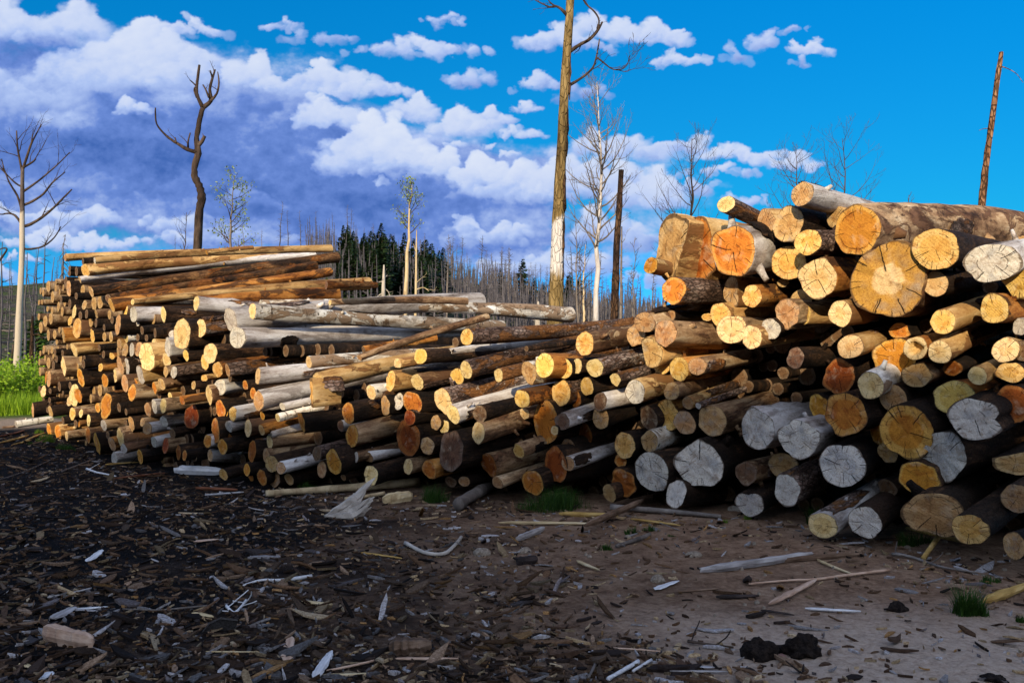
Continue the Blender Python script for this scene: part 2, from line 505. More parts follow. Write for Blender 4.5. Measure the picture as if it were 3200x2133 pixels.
END = {
    'h': end_mat('end_great', (.72, .52, .26), (.52, .29, .055), (.30, .20, .11), .7, .55, (.34, .30, .26)),
    'g': end_mat('end_golden', (.66, .40, .10), (.72, .49, .17), (.45, .19, .02), .6, .6),
    'c': end_mat('end_cream', (.66, .46, .19), (.74, .56, .28), (.55, .30, .09), .45, .5),
    't': end_mat('end_tan', (.44, .25, .10), (.50, .32, .15), (.30, .14, .05), .6, .6, (.30, .25, .20)),
    'o': end_mat('end_orange', (.50, .19, .025), (.58, .30, .07), (.33, .09, .012), .7, .72),
    'r': end_mat('end_rust', (.26, .065, .010), (.36, .13, .03), (.12, .028, .006), .7, .75),
    'w': end_mat('end_weathered', (.50, .46, .41), (.56, .52, .46), (.30, .24, .19), .5, .5, (.25, .25, .26)),
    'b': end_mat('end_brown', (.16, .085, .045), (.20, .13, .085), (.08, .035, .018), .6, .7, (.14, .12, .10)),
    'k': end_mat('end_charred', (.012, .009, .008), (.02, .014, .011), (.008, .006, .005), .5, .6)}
BARK = {
    'P': bark_mat('side_peeled', [(.05, .026, .016), (.19, .105, .055), (.36, .235, .13), (.50, .38, .25)], .10, 6, patch=(.17, .085, .045)),
    'T': bark_mat('side_tan', [(.14, .060, .020), (.38, .21, .075), (.54, .34, .14), (.66, .47, .24)], .10, 6, patch=(.32, .15, .055), stain=.45),
    'C': bark_mat('side_charred', [(.012, .008, .006), (.06, .030, .015), (.16, .075, .030), (.32, .16, .06)], .18, 7, .3, bumpd=.03, patch=(.36, .13, .03)),
    'N': bark_mat('side_shade_black', [(.004, .003, .002), (.012, .007, .005), (.032, .017, .009), (.10, .05, .025)], .18, 7, .3, bumpd=.02, patch=(.03, .018, .011)),  # near-black side: the shade between logs painted into the colour
    'O': bark_mat('side_orange', [(.06, .020, .007), (.26, .09, .018), (.42, .18, .04), (.52, .28, .10)], .14, 7, patch=(.10, .045, .02)),
    'B': bark_mat('side_rough_bark', [(.035, .020, .015), (.12, .070, .050), (.25, .17, .14), (.38, .31, .27)], .35, 9, .7, (.48, .43, .39), patch=(.30, .13, .04), bumpd=.03),
    'D': bark_mat('side_dark_shaded', [(.006, .004, .003), (.018, .011, .008), (.050, .026, .014), (.17, .085, .042)], .18, 7, .3, bumpd=.02, patch=(.05, .028, .017)),  # dark bark, blackened further to carry painted shade low in the stack
    'W': bark_mat('side_aspen', [(.34, .25, .17), (.60, .53, .44), (.74, .70, .63), (.82, .79, .74)], .3, 5, rings=(.09, .055, .035), patch=(.36, .23, .13), stain=.6),
    'U': bark_mat('side_weathered', [(.13, .095, .075), (.36, .31, .28), (.54, .50, .48), (.68, .65, .62)], .07, 6, stain=.6)}
# ---------------------------------------------------------------- the log stack
# one line to a log: region, centre and half-axes of the visible cut end, kind of end, kind of side, options | name that others may be told by | more
REG = {'A': (0, 700, .34), 'B': (700, 900, .2551), 'C': (1200, 900, .2551), 'D': (1700, 900, .2551), 'E': (1950, 550, .3188), 'F': (2450, 550, .3188),
       'G': (2450, 1000, .3188), 'H': (1850, 1250, .3188), 'I': (0, 1100, .2979), 'J': (600, 1100, .2979), 'K': (1200, 1150, .2979), 'L': (1600, 1500, .68), 'M': (0, 1500, .68),
       'P': (0, 0, 1.0), 'Z': (0, 0, 1.3605)}
LOGS = '''
A 600 308 12 33 t T >2150,250 X d6|long grey log topmost at the back of the far stack|against the sky
A 872 335 8 30 w T >3040,225 X s34 d2|pale grey log along the top of the far stack|before the topmost log
A 1900 262 8 24 o T >2318,214 X d14|short orange log end poking above the far stack|beyond its grey top logs
A 762 345 9 34 t T d5
A 640 408 14 26 t T d3
A 637 452 12 28 t T d4
A 702 436 12 46 t T d2
A 785 425 22 60 g T >2900,318 s40|broad tan cut end high in the far stack|with a long smooth side
A 735 511 18 32 c U >2880,292 s40 d-4 X|pale peeled log with a slight bend|lying across the far stack above the charred log
A 604 520 13 40 o O d4
A 632 590 20 74 t D d1|big dark-barked tan end at the corner of the far stack|
A 838 620 28 52 t C >3090,305 s46 d-2 X|charred log with flaking dark bark|running along the upper part of the far stack
A 1000 690 20 50 b C >2890,385 s45 d7 X|dark log with an orange tip|tucked under the charred log
A 700 660 12 34 k D d1
A 562 690 9 30 t T d-3
A 1025 745 28 65 g O >3030,440 s40 d-4 X|long orange-brown log with a bright oval end|below the charred log
A 1220 716 18 26 c T >3380,545 s58 d3 X|cream splintered log with a thin left tip|on top of the far stack's step
A 1800 720 12 55 o O >3105,640 s64 d16 X|thick orange log broken off ragged|behind the thin splintered cream log
A 3000 560 10 40 b C >3460,560 d14 X|dark broken log sticking out|beyond the thick orange log
A 1806 728 28 70 c U >2450,795 d-3|bluish grey log with a white oval end|on the step of the far stack
A 641 736 12 50 t P d3
A 683 806 25 68 c D
A 777 742 16 45 t P d3
A 738 838 15 38 t T
A 795 825 12 44 t P d3
A 886 826 15 45 t D
A 1152 792 25 58 g P d2
A 1228 830 28 74 w U d-1|white weathered end beside a golden one|at the top of the far stack's face
A 1268 875 18 66 w D d3
A 1502 825 20 75 c D >2020,850 d-2|brown log with a tall cream end|next to the bluish grey log
A 645 888 14 46 g D d2
A 710 956 28 95 g P
A 882 906 10 45 c O d1
A 957 950 10 32 g T d-2
A 1085 925 30 95 t D
A 582 1018 14 70 t O d3
A 850 1025 20 66 g D
A 1020 1035 18 50 t B d1
A 1160 1050 25 42 c W d3
A 1030 880 14 36 t P d3
A 1305 976 12 40 w U >1640,925 d-2
A 1425 1000 12 48 w P
A 1265 1042 15 35 t T d3
A 1346 1045 18 32 g T d4
A 1580 1012 24 36 w U d3
A 1672 1010 52 152 c D|tall pale golden slab-like end|high in the far stack, the tallest end there
A 1846 955 35 90 c B >2080,925|tall cream end with a lichened grey side|right of the tall golden slab-like end
A 1420 1120 28 70 c T
A 1542 1130 36 95 w U d-2|ringed weathered grey end|just under the tall golden slab-like end
A 1530 1245 38 60 c P d3
A 1098 1105 18 52 t T d2
A 682 1155 18 62 c T >1080,1105 d-3|smooth tan log with a cream end|at the far corner's middle height
A 912 1136 9 32 t B >1095,1105 d-2
A 1088 1190 16 58 t P d2
A 1150 1160 34 70 t D d1
A 1212 1150 20 66 w P
A 1276 1148 25 70 t D
A 1350 1220 46 142 c T d-2|long narrow cream end like a blade|in the middle of the far stack's face
A 505 1172 10 28 t T d2
A 575 1190 10 36 t T
A 585 1305 18 90 c P d-2|tall cream end at the corner of the far stack|on a brown peeled log
A 775 1238 10 32 t T d2
A 766 1285 12 44 w D >1060,1255 d-2
A 950 1195 14 36 g D
A 1030 1212 28 32 g O d2
A 490 1300 12 46 g T d3
A 520 1240 10 34 o T d5
A 1106 1300 35 86 t D
A 1166 1310 28 82 w D >1310,1255 d-1
A 926 1316 20 36 g O
A 1291 1385 32 88 w T d-1|smooth whitish oval end|below the blade-like cream end
A 1060 1390 22 72 c D
A 742 1412 32 86 o D >1040,1400 d-2|orange splintered end with a torn flap|low at the corner of the far stack
A 451 1420 18 80 t D d-2
A 421 1410 12 60 o T d3
A 965 1438 35 64 o D
A 1710 1205 22 52 g O
A 1900 1070 12 40 g T d5
A 1932 1188 50 94 c D d-1|large cream end shading a dark long log|right of the ringed weathered grey end
A 1885 1265 26 76 g T d2
A 1525 1355 25 55 t D
A 1600 1360 20 60 w B >1900,1305 d-1
I 415 390 12 38 t P
I 456 410 20 62 c D d-1
I 525 405 14 32 g D d-1
I 622 360 14 52 t D d-1
I 736 350 15 42 t T
I 822 455 27 75 o D
I 782 450 28 118 c D d-1|long pale end like a blade beside an orange one|low in the far stack
I 730 510 18 56 c P d2
I 660 425 14 22 g T d2
I 1112 562 50 138 o D|tall brown slab end with a flared top|low in the far stack
I 456 500 10 27 o O d1
I 520 502 12 30 c T
I 345 610 17 80 t D >640,556 d-8|thick dark log jutting out furthest|from the foot of the far stack's corner
I 498 606 12 30 c P d-3
I 530 620 17 58 t D d-6|dark log with a brown end|next to the thick dark jutting log
I 760 645 22 68 g P >1000,560 d-6
I 850 640 24 46 c P d-2
I 1025 582 20 55 o T d-1
I 1248 580 14 50 o O >1470,520 d-2
I 1310 325 34 92 t D
I 1415 320 25 44 o T d2
I 1386 426 32 86 o D
I 1622 376 22 62 o T d1
I 1696 335 25 66 t P >1830,295 d-1
I 1670 460 22 36 o T d4
I 1785 456 25 36 c T d3
I 1910 506 28 50 o O >2150,478 d-3|small orange log with a dark ring|right above the big dark red butt end
I 2010 680 108 128 r D d4|big dark red butt end|half hidden in the shade of the far stack
I 1552 600 36 75 t P d2
I 1622 570 30 75 w U|white fuzzy oval end|in the shaded part of the far stack
I 1714 560 34 75 c D d-1
I 1322 625 14 36 t B >1510,600 d-2
I 170 756 13 38 w W >560,700 X d-14|white barked pole on the ground|before the corner of the far stack
I 660 716 18 42 g T >765,695 d-3
I 794 745 18 42 c T d-1
I 826 740 20 52 o T d2
I 930 715 16 64 c D >1090,655 d-3
I 1090 765 28 56 w P
I 516 816 22 72 o T d-5
I 610 842 28 80 o T >800,765 d-5|orange end with a golden side|at the very foot of the far stack's corner
I 700 876 18 50 c P >860,820 d-5
I 926 870 20 86 o D d-2
I 1020 955 40 124 o D d-2|long drooping orange end|low in the far stack near the ground
I 1176 962 36 76 t O d-1
I 1130 870 16 42 t D
I 1264 890 25 98 c D d-1
I 1300 1010 20 54 w P >1430,955 d-4
I 1320 740 14 36 o T d2
I 1380 752 25 80 t D d2
I 1496 735 22 46 t P d1
I 1720 726 30 60 w U
I 1546 800 32 66 t U >1640,740
I 1615 942 28 60 w U d1
I 1736 980 35 86 r D d2
I 1810 852 28 52 b D d4
I 1200 1112 32 64 w U d-3|small white oval end lowest of the far stack|resting on the dirt
I 1470 1096 28 76 o D >1650,1030 d-2
I 1936 1082 24 56 o T
I 1872 1052 28 80 r D d3
I 2032 1102 25 50 b D d3
J 18 345 20 46 t T d3
J 180 446 45 114 c P|long pale pointed end|hanging in the dark middle of the stack
J 296 366 48 88 w U d1
J 270 180 58 80 g O d-1|round orange-gold end|above a pale fuzzy end, left of the rough reddish log
J 130 270 30 36 g T d3
J 375 188 22 70 t B >1195,90 d-2|rough reddish-barked log|left of the blue shaded log
J 396 262 15 54 c B d1
J 692 250 28 90 c U >1500,155 d-3|blue shaded log with a narrow cream end|in the middle of the stack
J 1226 105 28 66 c W >2350,45 d-2|speckled white-barked log|resting on the blue shaded log
J 1330 312 52 108 t T >2150,150 s56 d0|long smooth tan log|below the speckled white-barked log
J 1256 420 54 165 g T d-4 f0:.34 f180:.30 l4|upright golden slab|split lengthwise, before the long tan log
J 698 510 48 104 t U >1200,380 d-2|mottled blue-black log with a tan end|below the blue shaded log
J 300 600 40 100 o D d1
J 348 630 30 52 o T d2
J 430 646 30 76 g U >640,578 d-1
J 950 570 22 42 w U >1210,500 d1|thin bright blue shaded log|below the mottled blue-black log
J 900 686 30 46 c W >1240,608 d-1
J 740 666 22 46 o D d1
J 1152 732 34 110 o D d-3|narrow upright orange oval|in the middle of the stack, over blue shaded logs
J 250 825 48 140 o D d-1|tall narrow orange oval|in the lower middle of the stack
J 320 726 20 46 c P d3
J 385 780 36 55 w U >560,715 d-1
J 590 796 40 90 c P d1
J 576 692 20 28 r T d3
J 730 816 22 62 t O >1110,700 d-1|long rusty pole with a small tan end|low in the middle of the stack
J 820 860 20 50 w U >1120,800 d1
J 1880 420 40 86 c W >2010,355 d-1|white-sided log with a cream and gold end|right of the upright golden slab
J 2030 560 55 112 t P d1
J 1640 640 66 116 o D d-2|broad tan end with a torn orange edge|under the long tan log
J 2170 516 56 86 w D m2|grey hollow ring end|beside a bright orange end
J 2312 530 76 126 o D d-1|bright orange uneven end|beside the grey hollow ring end
J 2085 300 52 105 g T d-1|golden end with a bright lower lip|at the tip of the long tan log
J 165 932 36 66 o U
J 320 990 38 82 o D d-2|small orange end with a pale rim|low in the shade of the middle stack
J 190 1082 26 62 t U >350,1105 d1
J 405 950 46 100 r D d2
J 630 1040 46 116 r D d1
J 836 1170 54 94 t P d-2|round ringed beige end|at the foot of the middle stack
J 780 1080 40 76 t P >930,1030 d1
J 932 1212 42 62 t U >1255,1060 d-3|whitish log with a knot hole|lying low beside the round ringed beige end
J 735 1312 52 86 o T d-2
J 865 1330 55 80 t P d-1
J 1020 1330 45 62 t T
J 330 1282 38 60 g D >480,1210 d-4
J 576 1232 32 66 o T d-2
J 620 1312 26 40 o D
J 1312 1062 55 80 b B >1500,910 d-2
J 1488 1150 86 140 o D d-4|large orange oval with a pale rim|near the ground in the middle stack
J 1680 880 76 120 o P >1920,780 d-2|orange oval end with a clear pale rim|above the large orange oval
J 1362 1230 52 90 t P d-1
J 1724 1100 25 56 w P
J 1846 1096 42 62 t U >2010,1025 d1
J 1880 1290 70 104 c P d-2|furry cream end|standing on the ground in the middle stack
J 1590 1312 46 34 t D
J 1560 772 26 62 b U d2
J 816 940 30 70 c P d2
J 640 430 30 60 o D d5
J 560 345 30 50 o T d3
K 350 145 54 86 c P >700,55 d-1
K 770 85 66 82 g D d1
C 1010 1000 76 116 c B >2220,740 d-3|grey scaly-barked log with a cream end|below the splintered grey log
K 620 340 92 138 c B >1170,105 d-4|big cream end with a torn orange strip of bark|in the middle of the stack
K 725 480 66 108 c U >1380,300 d-4|smooth grey log with a cream oval end|just below the big cream torn-bark log
K 1005 480 80 96 b D d-5|dark brown end before a grey log|
K 545 570 46 80 t T
K 630 612 60 70 c D d1
K 1450 320 68 95 g O >1715,205 d-3|bright golden oval on an orange log|in the middle of the stack
K 1860 260 95 130 g B
K 2010 320 66 96 o D d2
K 2130 190 76 106 g B d1
K 1700 570 140 228 o D d1|very large pointed orange end|with a dark torn top, in the middle of the stack
K 1475 475 48 62 c P >1700,420
K 990 675 66 114 c P >1430,505 d-5|smooth beige log with a ringed end|jutting out of the lower middle stack
K 1868 560 80 86 b U >2180,465 d-3|grey log with a dark brown end|before the very large pointed orange end
K 1790 652 42 48 c T d-3
K 255 730 128 180 r D d1 n100:30:-.1|very large rusty red end|in the lower middle of the stack
K 270 520 60 80 r D d-1
K 456 812 62 94 t D
K 705 868 130 216 b B d-3|big dark brown oval ringed by bark|low in the middle of the stack
K 255 1030 52 82 c P >390,945
K 475 1062 68 102 o O >600,975 d-1
K 1098 1010 95 132 r P >1370,850 d-1|dark rust-coloured round end|low in the stack, left of a long brown pole
K 1415 870 47 76 g P >1690,790 d-3|small mustard yellow end|on a brown pole low in the stack
K 1800 1010 126 190 r D|very large red-brown split end|low in the stack above the grass
K 1935 830 76 96 t D d1
K 1930 1000 60 76 t U >2080,955 d-3
K 1560 1200 122 140 o D d-2|round-topped orange end rising from the grass|at the foot of the stack
K 1190 1200 62 62 t P >1400,1125
K 842 1185 56 56 t T d-1
K 700 1190 90 60 b D d2
K 1240 800 60 60 b D d4
K 2110 690 70 120 r D d4
B 85 392 66 145 w U >900,330 d-3|tall white scalloped end|stacked at the step, beside the white-barked log
B 350 280 40 95 c W >2950,435 s72 d-2|long white-barked log with a round cream end|on top of the middle stack
B 165 605 96 132 w U >2900,525 s84 d-4|thick grey-white log with a jagged white end|along the top of the middle stack
B 200 450 45 46 c U >1500,492 d2
B 450 185 20 45 w W >4240,330 s95 d10 X|thick white birch-like log with peeling tan bark|at the back of the middle stack
B 1300 175 12 40 c P >2975,160 s44 d20 X|thin grey log end against the hillside|behind the thick white birch-like log
C -300 850 20 42 t P >1268,352 s44 d-5 X|slanting pale brown branch-like log|crossing the top of the middle stack
C -250 760 20 52 b O >640,610 X d3|reddish shaggy log|beneath the slanting pale log
C 1015 598 76 96 g B >3000,425 s88 d-2|long brown log with a bright yellow round end|on top of the middle stack
C 450 832 72 92 g D >820,830 d-3|dark log with an amber fuzzy end|left of the splintered grey log
C 800 800 30 60 w U >1520,745 s85 d1|splintered grey driftwood-like log|below the long yellow-ended log
C 168 925 50 66 c T >420,855 d-4 f270:.7|squarish pale yellow end|at the right tip of the long tan log
C 1745 742 22 36 g T >2120,690 d1
C 1404 1066 56 86 c B >1700,985 d-3
C 1780 1030 96 142 t W d-2|tan end with a loose ring of pale bark|left of the bright yellow round end
C 1965 946 116 152 g O d-4|bright yellow round end|in the middle of the stack, between tan ends
C 2215 986 98 120 g O d-2
D 405 955 62 90 c O d-1
D 625 972 112 116 c B >1160,825 d-3|cream end under a grey flap of bark|on a furry-barked log
D 500 680 114 142 g P >1030,545 d-3|golden round end with a splintered grey flank|in the middle of the stack
D 1125 572 120 142 t O d1|pinkish tan round end with a hanging splinter|
D 1300 790 142 192 t T d-2 f190:.55|half-moon tan end sawn flat on one side|below the pinkish tan round end
D 1235 420 120 136 t P >1700,245 d-3|greyish tan round end with branching cracks|leftmost at the foot of the near stack's top
D 1555 335 62 66 t D d1
D 1490 545 152 176 t P >2150,570 d-4|large ringed tan end with a peeled grey side|at the near stack's edge
D 875 1116 66 82 c B >1370,985 d-2
D 1445 968 82 86 g O d2
D 1655 990 124 148 g O d-1|round mustard end with two cracks|in the middle of the stack
D 1878 958 96 108 t P >2350,850 d-2|small pinkish-brown end on a grey-brown log|right of the round mustard end
D 1115 1270 126 154 w T >1550,1080 d-3|half grey half broken white end|on a log split open along its top
D 1565 1262 104 116 t P >1870,1215 d-2|dusty brown round end|right of the half broken white end
D 1760 1405 74 86 t T >2180,1225 d-1|split log showing a golden strip|
D 1890 1440 30 40 w B >2230,1255 d-2
D 1265 1500 84 70 b T d3
D 690 1390 86 112 b U d-1|slate grey shaded end|in the middle of the stack
D 330 1330 20 20 g T d4
E 262 876 70 82 o T >480,930 d-5|short orange-brown log sticking out at the left|of the near stack, against the sky
E 490 1120 102 134 o B d-2|orange round end with crusty bark|below the short sticking-out log
E 690 732 205 312 r T d3 slab|huge split log with a dark red hollow side|at the near stack's top corner
E 1070 732 206 256 o U >1580,700 d-3|huge smooth orange-gold round end|against the huge split log
E 1000 276 74 92 c B >1310,470 d-4|whitish end on a black and white log|sticking up against the sky
E 1390 452 96 136 t T d1|flat-sided tan end with vertical cracks|near the top of the near stack
E 1612 470 146 182 t D >2070,560 d-1|large pale tan end with a lichen patch|near the top of the near stack
E 1745 176 108 120 t U >2250,300 d-5|tan round end of the topmost log|resting on the near stack's peak
E 1800 648 116 128 g B >2080,650 d-4|glowing yellow end with a dark bark side|near the top of the near stack
E 2076 396 90 106 t T d4
E 1614 850 156 172 g D d1|yellow-tan round end with a pale middle|
E 1560 1045 80 44 t D d4
E 1070 1130 98 156 t T d2 f0:.5|half-round tan end with a knot hole|inside the near stack's corner
E 1255 1178 96 112 g O >1600,1180 d-1|ragged yellow splintered end|deep in the near stack's corner
E 1900 1005 186 196 c O d-2 n70:14:-.18|cream end with a round tan heart|in the upper near stack
E 946 1362 90 124 g T d1
E 1058 1500 134 140 c P d-1|cream split end sawn in two steps|
E 1256 1578 86 112 c T d-2
E 1434 1500 98 104 w D d-1|chalky white end with a cracked middle|
E 1600 1346 118 146 t P d0
E 1765 1350 62 112 g T d2
E 2120 1346 116 132 c T d-2|grainy cream round end|left below the huge cracked golden end
E 1740 1200 130 86 t D d3
E 812 1382 52 40 g T d3
F 714 530 206 252 o P >2700,610 s200 d-4|giant log with an orange end and yellow rim|topmost on the right
F 1020 1020 346 350 h P d-3|huge cracked golden end|the widest in the whole stack
F 1484 716 206 192 g D d-4|big mustard round end with star cracks|
F 2042 850 230 190 w U >2600,740 d-4|big whitish end with a spiral crack|on a bluish grey log
F 1482 1055 118 120 c D >1750,1025 d-1|pale round end on a tapering brown stub|right of the huge cracked golden end
F 2320 1000 108 216 g T d-1
F 1560 1425 120 122 g T >1960,1225 d-3|golden end with a fringe of splinters|
F 2060 1300 132 152 g O d-2|yellow end with a doubled bark lip|
F 1130 1520 112 76 o D d4
F 2312 1475 62 90 w U d1
G 650 260 122 110 c T >1080,160 d-2|pale yellow flat-topped end|in the middle of the near stack
G 1288 276 108 116 c O >1560,190 m1 d-2|hollow-centred yellow end|in the near stack
G 1082 370 202 190 o O d2|broad amber end half in shade|behind the hollow-centred yellow end
G 1528 312 100 118 c T >2200,85 d-3|pale end on a long rough golden branch|right of the hollow-centred yellow end
G 2172 292 126 122 c T d-1
G 2222 512 126 102 g O
G 1896 545 88 92 c T >2140,390 d-3|small frayed cream end|
G 112 372 86 106 b D >550,360 d-1|dusty dark grey end|
G 540 555 150 172 r D d2|large dim brown end with a pale splinter|behind the white bulging end
G 850 640 104 136 c W >1120,540 d-4|white bulging end on a short white log|
G 1070 762 126 122 t D d0
G 1300 540 138 118 t P >1590,480 d0
G 345 850 98 132 o D d2
G 605 920 196 216 o B d-3|large ringed rust-orange end with thin bark|in the middle of the near stack
G 1660 752 188 162 g O >1940,690 d-1|big bright yellow end with a ragged left edge|
G 1880 968 236 212 w N d-4 n0:14:.30|big blue-grey end with a notch bitten out|
G 1200 1092 240 262 o N d-2|very large amber lobed end|in the right of the near stack
G 940 1080 74 150 o D d2
G 1020 1292 92 104 t D d1
G 1562 1330 206 240 w N d-2|large grey end with a crumbling black seam|
G 570 1420 214 210 w N d-2|large grey end with dark green edges|low in the near stack
G 2240 826 150 200 r D d0|deep red-brown end at the picture's edge|
G 2262 1385 220 146 t D d0 f110:.5|dim tan crescent-shaped end|in the deep shade
G 1650 470 92 82 r D d2
G 1318 1543 178 162 o D d-2|round end blotched orange and white|beneath the crumbling grey end
G 2330 300 60 110 b D d0
H 85 176 80 102 t O
H 556 176 78 122 b T
H 742 150 112 152 g O d1
H 910 220 108 114 t D
H 1180 200 142 152 t P >1410,70 d-1|broad tan end with a grainy face|left of the white log with a rotten heart
H 1622 290 165 218 w U >2130,160 d-3 n110:20:-.18|white weathered log with a rotten tan heart|in the lower near stack
H 2030 385 172 196 w U >2300,330 d-4 n105:14:-.15|white star-cracked end with a knob on top|beside the rotten-hearted white log
H 325 442 112 138 g P d-1 n330:20:.12|yellow end with a pale round core|low in the stack above the grass
H 280 596 62 62 o T d1
H 566 402 84 102 t W >830,330 d-1
H 585 700 142 192 w N d-2|white-blue leaf-shaped end|low in the near stack
H 1055 640 206 224 w N d-2 f270:.88 n88:16:-.28|very large grey end with a neck on top|low in the near stack
H 1510 716 106 116 b P >1720,640 d-1|brown end with a dark pith dot|
H 1870 640 146 132 t D d1
H 305 810 114 146 r D|dark rust-red end near the grass|
H 170 910 66 92 t P d-1
H 825 916 102 142 w D >1000,900 d-2|whitish slanted end with a split|resting near the ground
H 1545 1010 138 120 w D d-2 n95:22:.22 n270:25:-.15|heart-shaped grey end|on the ground under the near stack
H 1910 880 116 162 w B >2170,750 d-3|grey end under a crust of blue lichen|low in the near stack
H 1400 1090 100 60 w D d4
H 2262 1225 122 120 c U >2560,960 d-9|grey log with a blank cream end|loose on the ground before the near stack
L 1622 192 74 69 w D d-7|round blue-white end beside the loose grey log|on the ground
L 1940 158 126 108 t N d-5|very wide tan end with sawdust lines|on the ground at the right
L 2105 225 79 74 g N d-9 n40:9:.12|small amber end with a dark knot|in front of the very wide tan end
L 2310 300 47 66 t D d-9
L 2322 85 66 70 t D d-4
L 1726 36 40 46 b D d2
'''


YF = [(-300, 27), (100, 19.3), (250, 14.8), (420, 12.8), (600, 11.5), (900, 10.5), (1240, 9.8), (1500, 9.2), (1750, 8.5), (2000, 7.6), (2200, 7.05), (2352, 6.65), (2900, 5.2)]
YFU, YFV = [a * D2P for a, _ in YF], [b for _, b in YF]
GB = [(-300, 960), (100, 988), (250, 1058), (420, 1092), (600, 1117), (900, 1132), (1240, 1152), (1500, 1168), (1750, 1192), (2000, 1238), (2200, 1262), (2352, 1290), (2900, 1400)]
GBU = [a * D2P for a, _ in GB]
GBZ = [1.6 - (v - 830) / 1900 * np.interp(u * D2P, YFU, YFV) for u, v in GB]


def face_y(px):
    return float(np.interp(px, YFU, YFV))


def ground_z(x, y):
    """height of the yard; the hills are a sheet of their own"""
    x, y = np.asarray(x, float), np.asarray(y, float)
    yy = np.maximum(y, .3)
    px = CX + FPX * x / yy
    fy, fz = np.interp(px, YFU, YFV), np.interp(px, GBU, GBZ)
    w = np.where(y < fy, np.exp(-((y - fy) / 2.2) ** 2), np.exp(-((y - fy) / 9.0) ** 2))
    d = np.hypot(x, y)
    near = np.clip(1 - d / 45, 0, 1)
    z = fz * w + near * (.10 * fbm(x * .35, y * .35, 3, 4) + .045 * fbm(x * 2.1, y * 2.1, 9, 4) + .018 * fbm(x * 9, y * 9, 17, 3))
    return np.where(y > -4, z, 0.0)


def ground_at(px, py):
    r = ray(px, py)
    t = 5.0
    for _ in range(40):
        p = EYE + r * t
        t += (p.z - float(ground_z(p.x, p.y))) / max(.02, -r.z) * .6
        t = min(max(t, 1.0), 60.0)
    p = EYE + r * t
    return Vector((p.x, p.y, float(ground_z(p.x, p.y))))


def outline(th, seed, mods, amp):
    rr = random.Random(seed)
    r = np.ones_like(th)
    for k in range(2, 8):
        r = r + amp * rr.uniform(.3, 1) / k * np.cos(k * th + rr.uniform(0, 6.28)) * 1.5
    for kind, *v in mods:
        if kind == 'n':
            d = (th - math.radians(v[0]) + math.pi) % (2 * math.pi) - math.pi
            r = r * (1 - v[2] * np.exp(-(d / math.radians(v[1])) ** 2))
        else:
            c = np.cos(th - math.radians(v[0]))
            r = np.where(c > .05, np.minimum(r, v[1] / np.maximum(c, .05)), r)
    return r


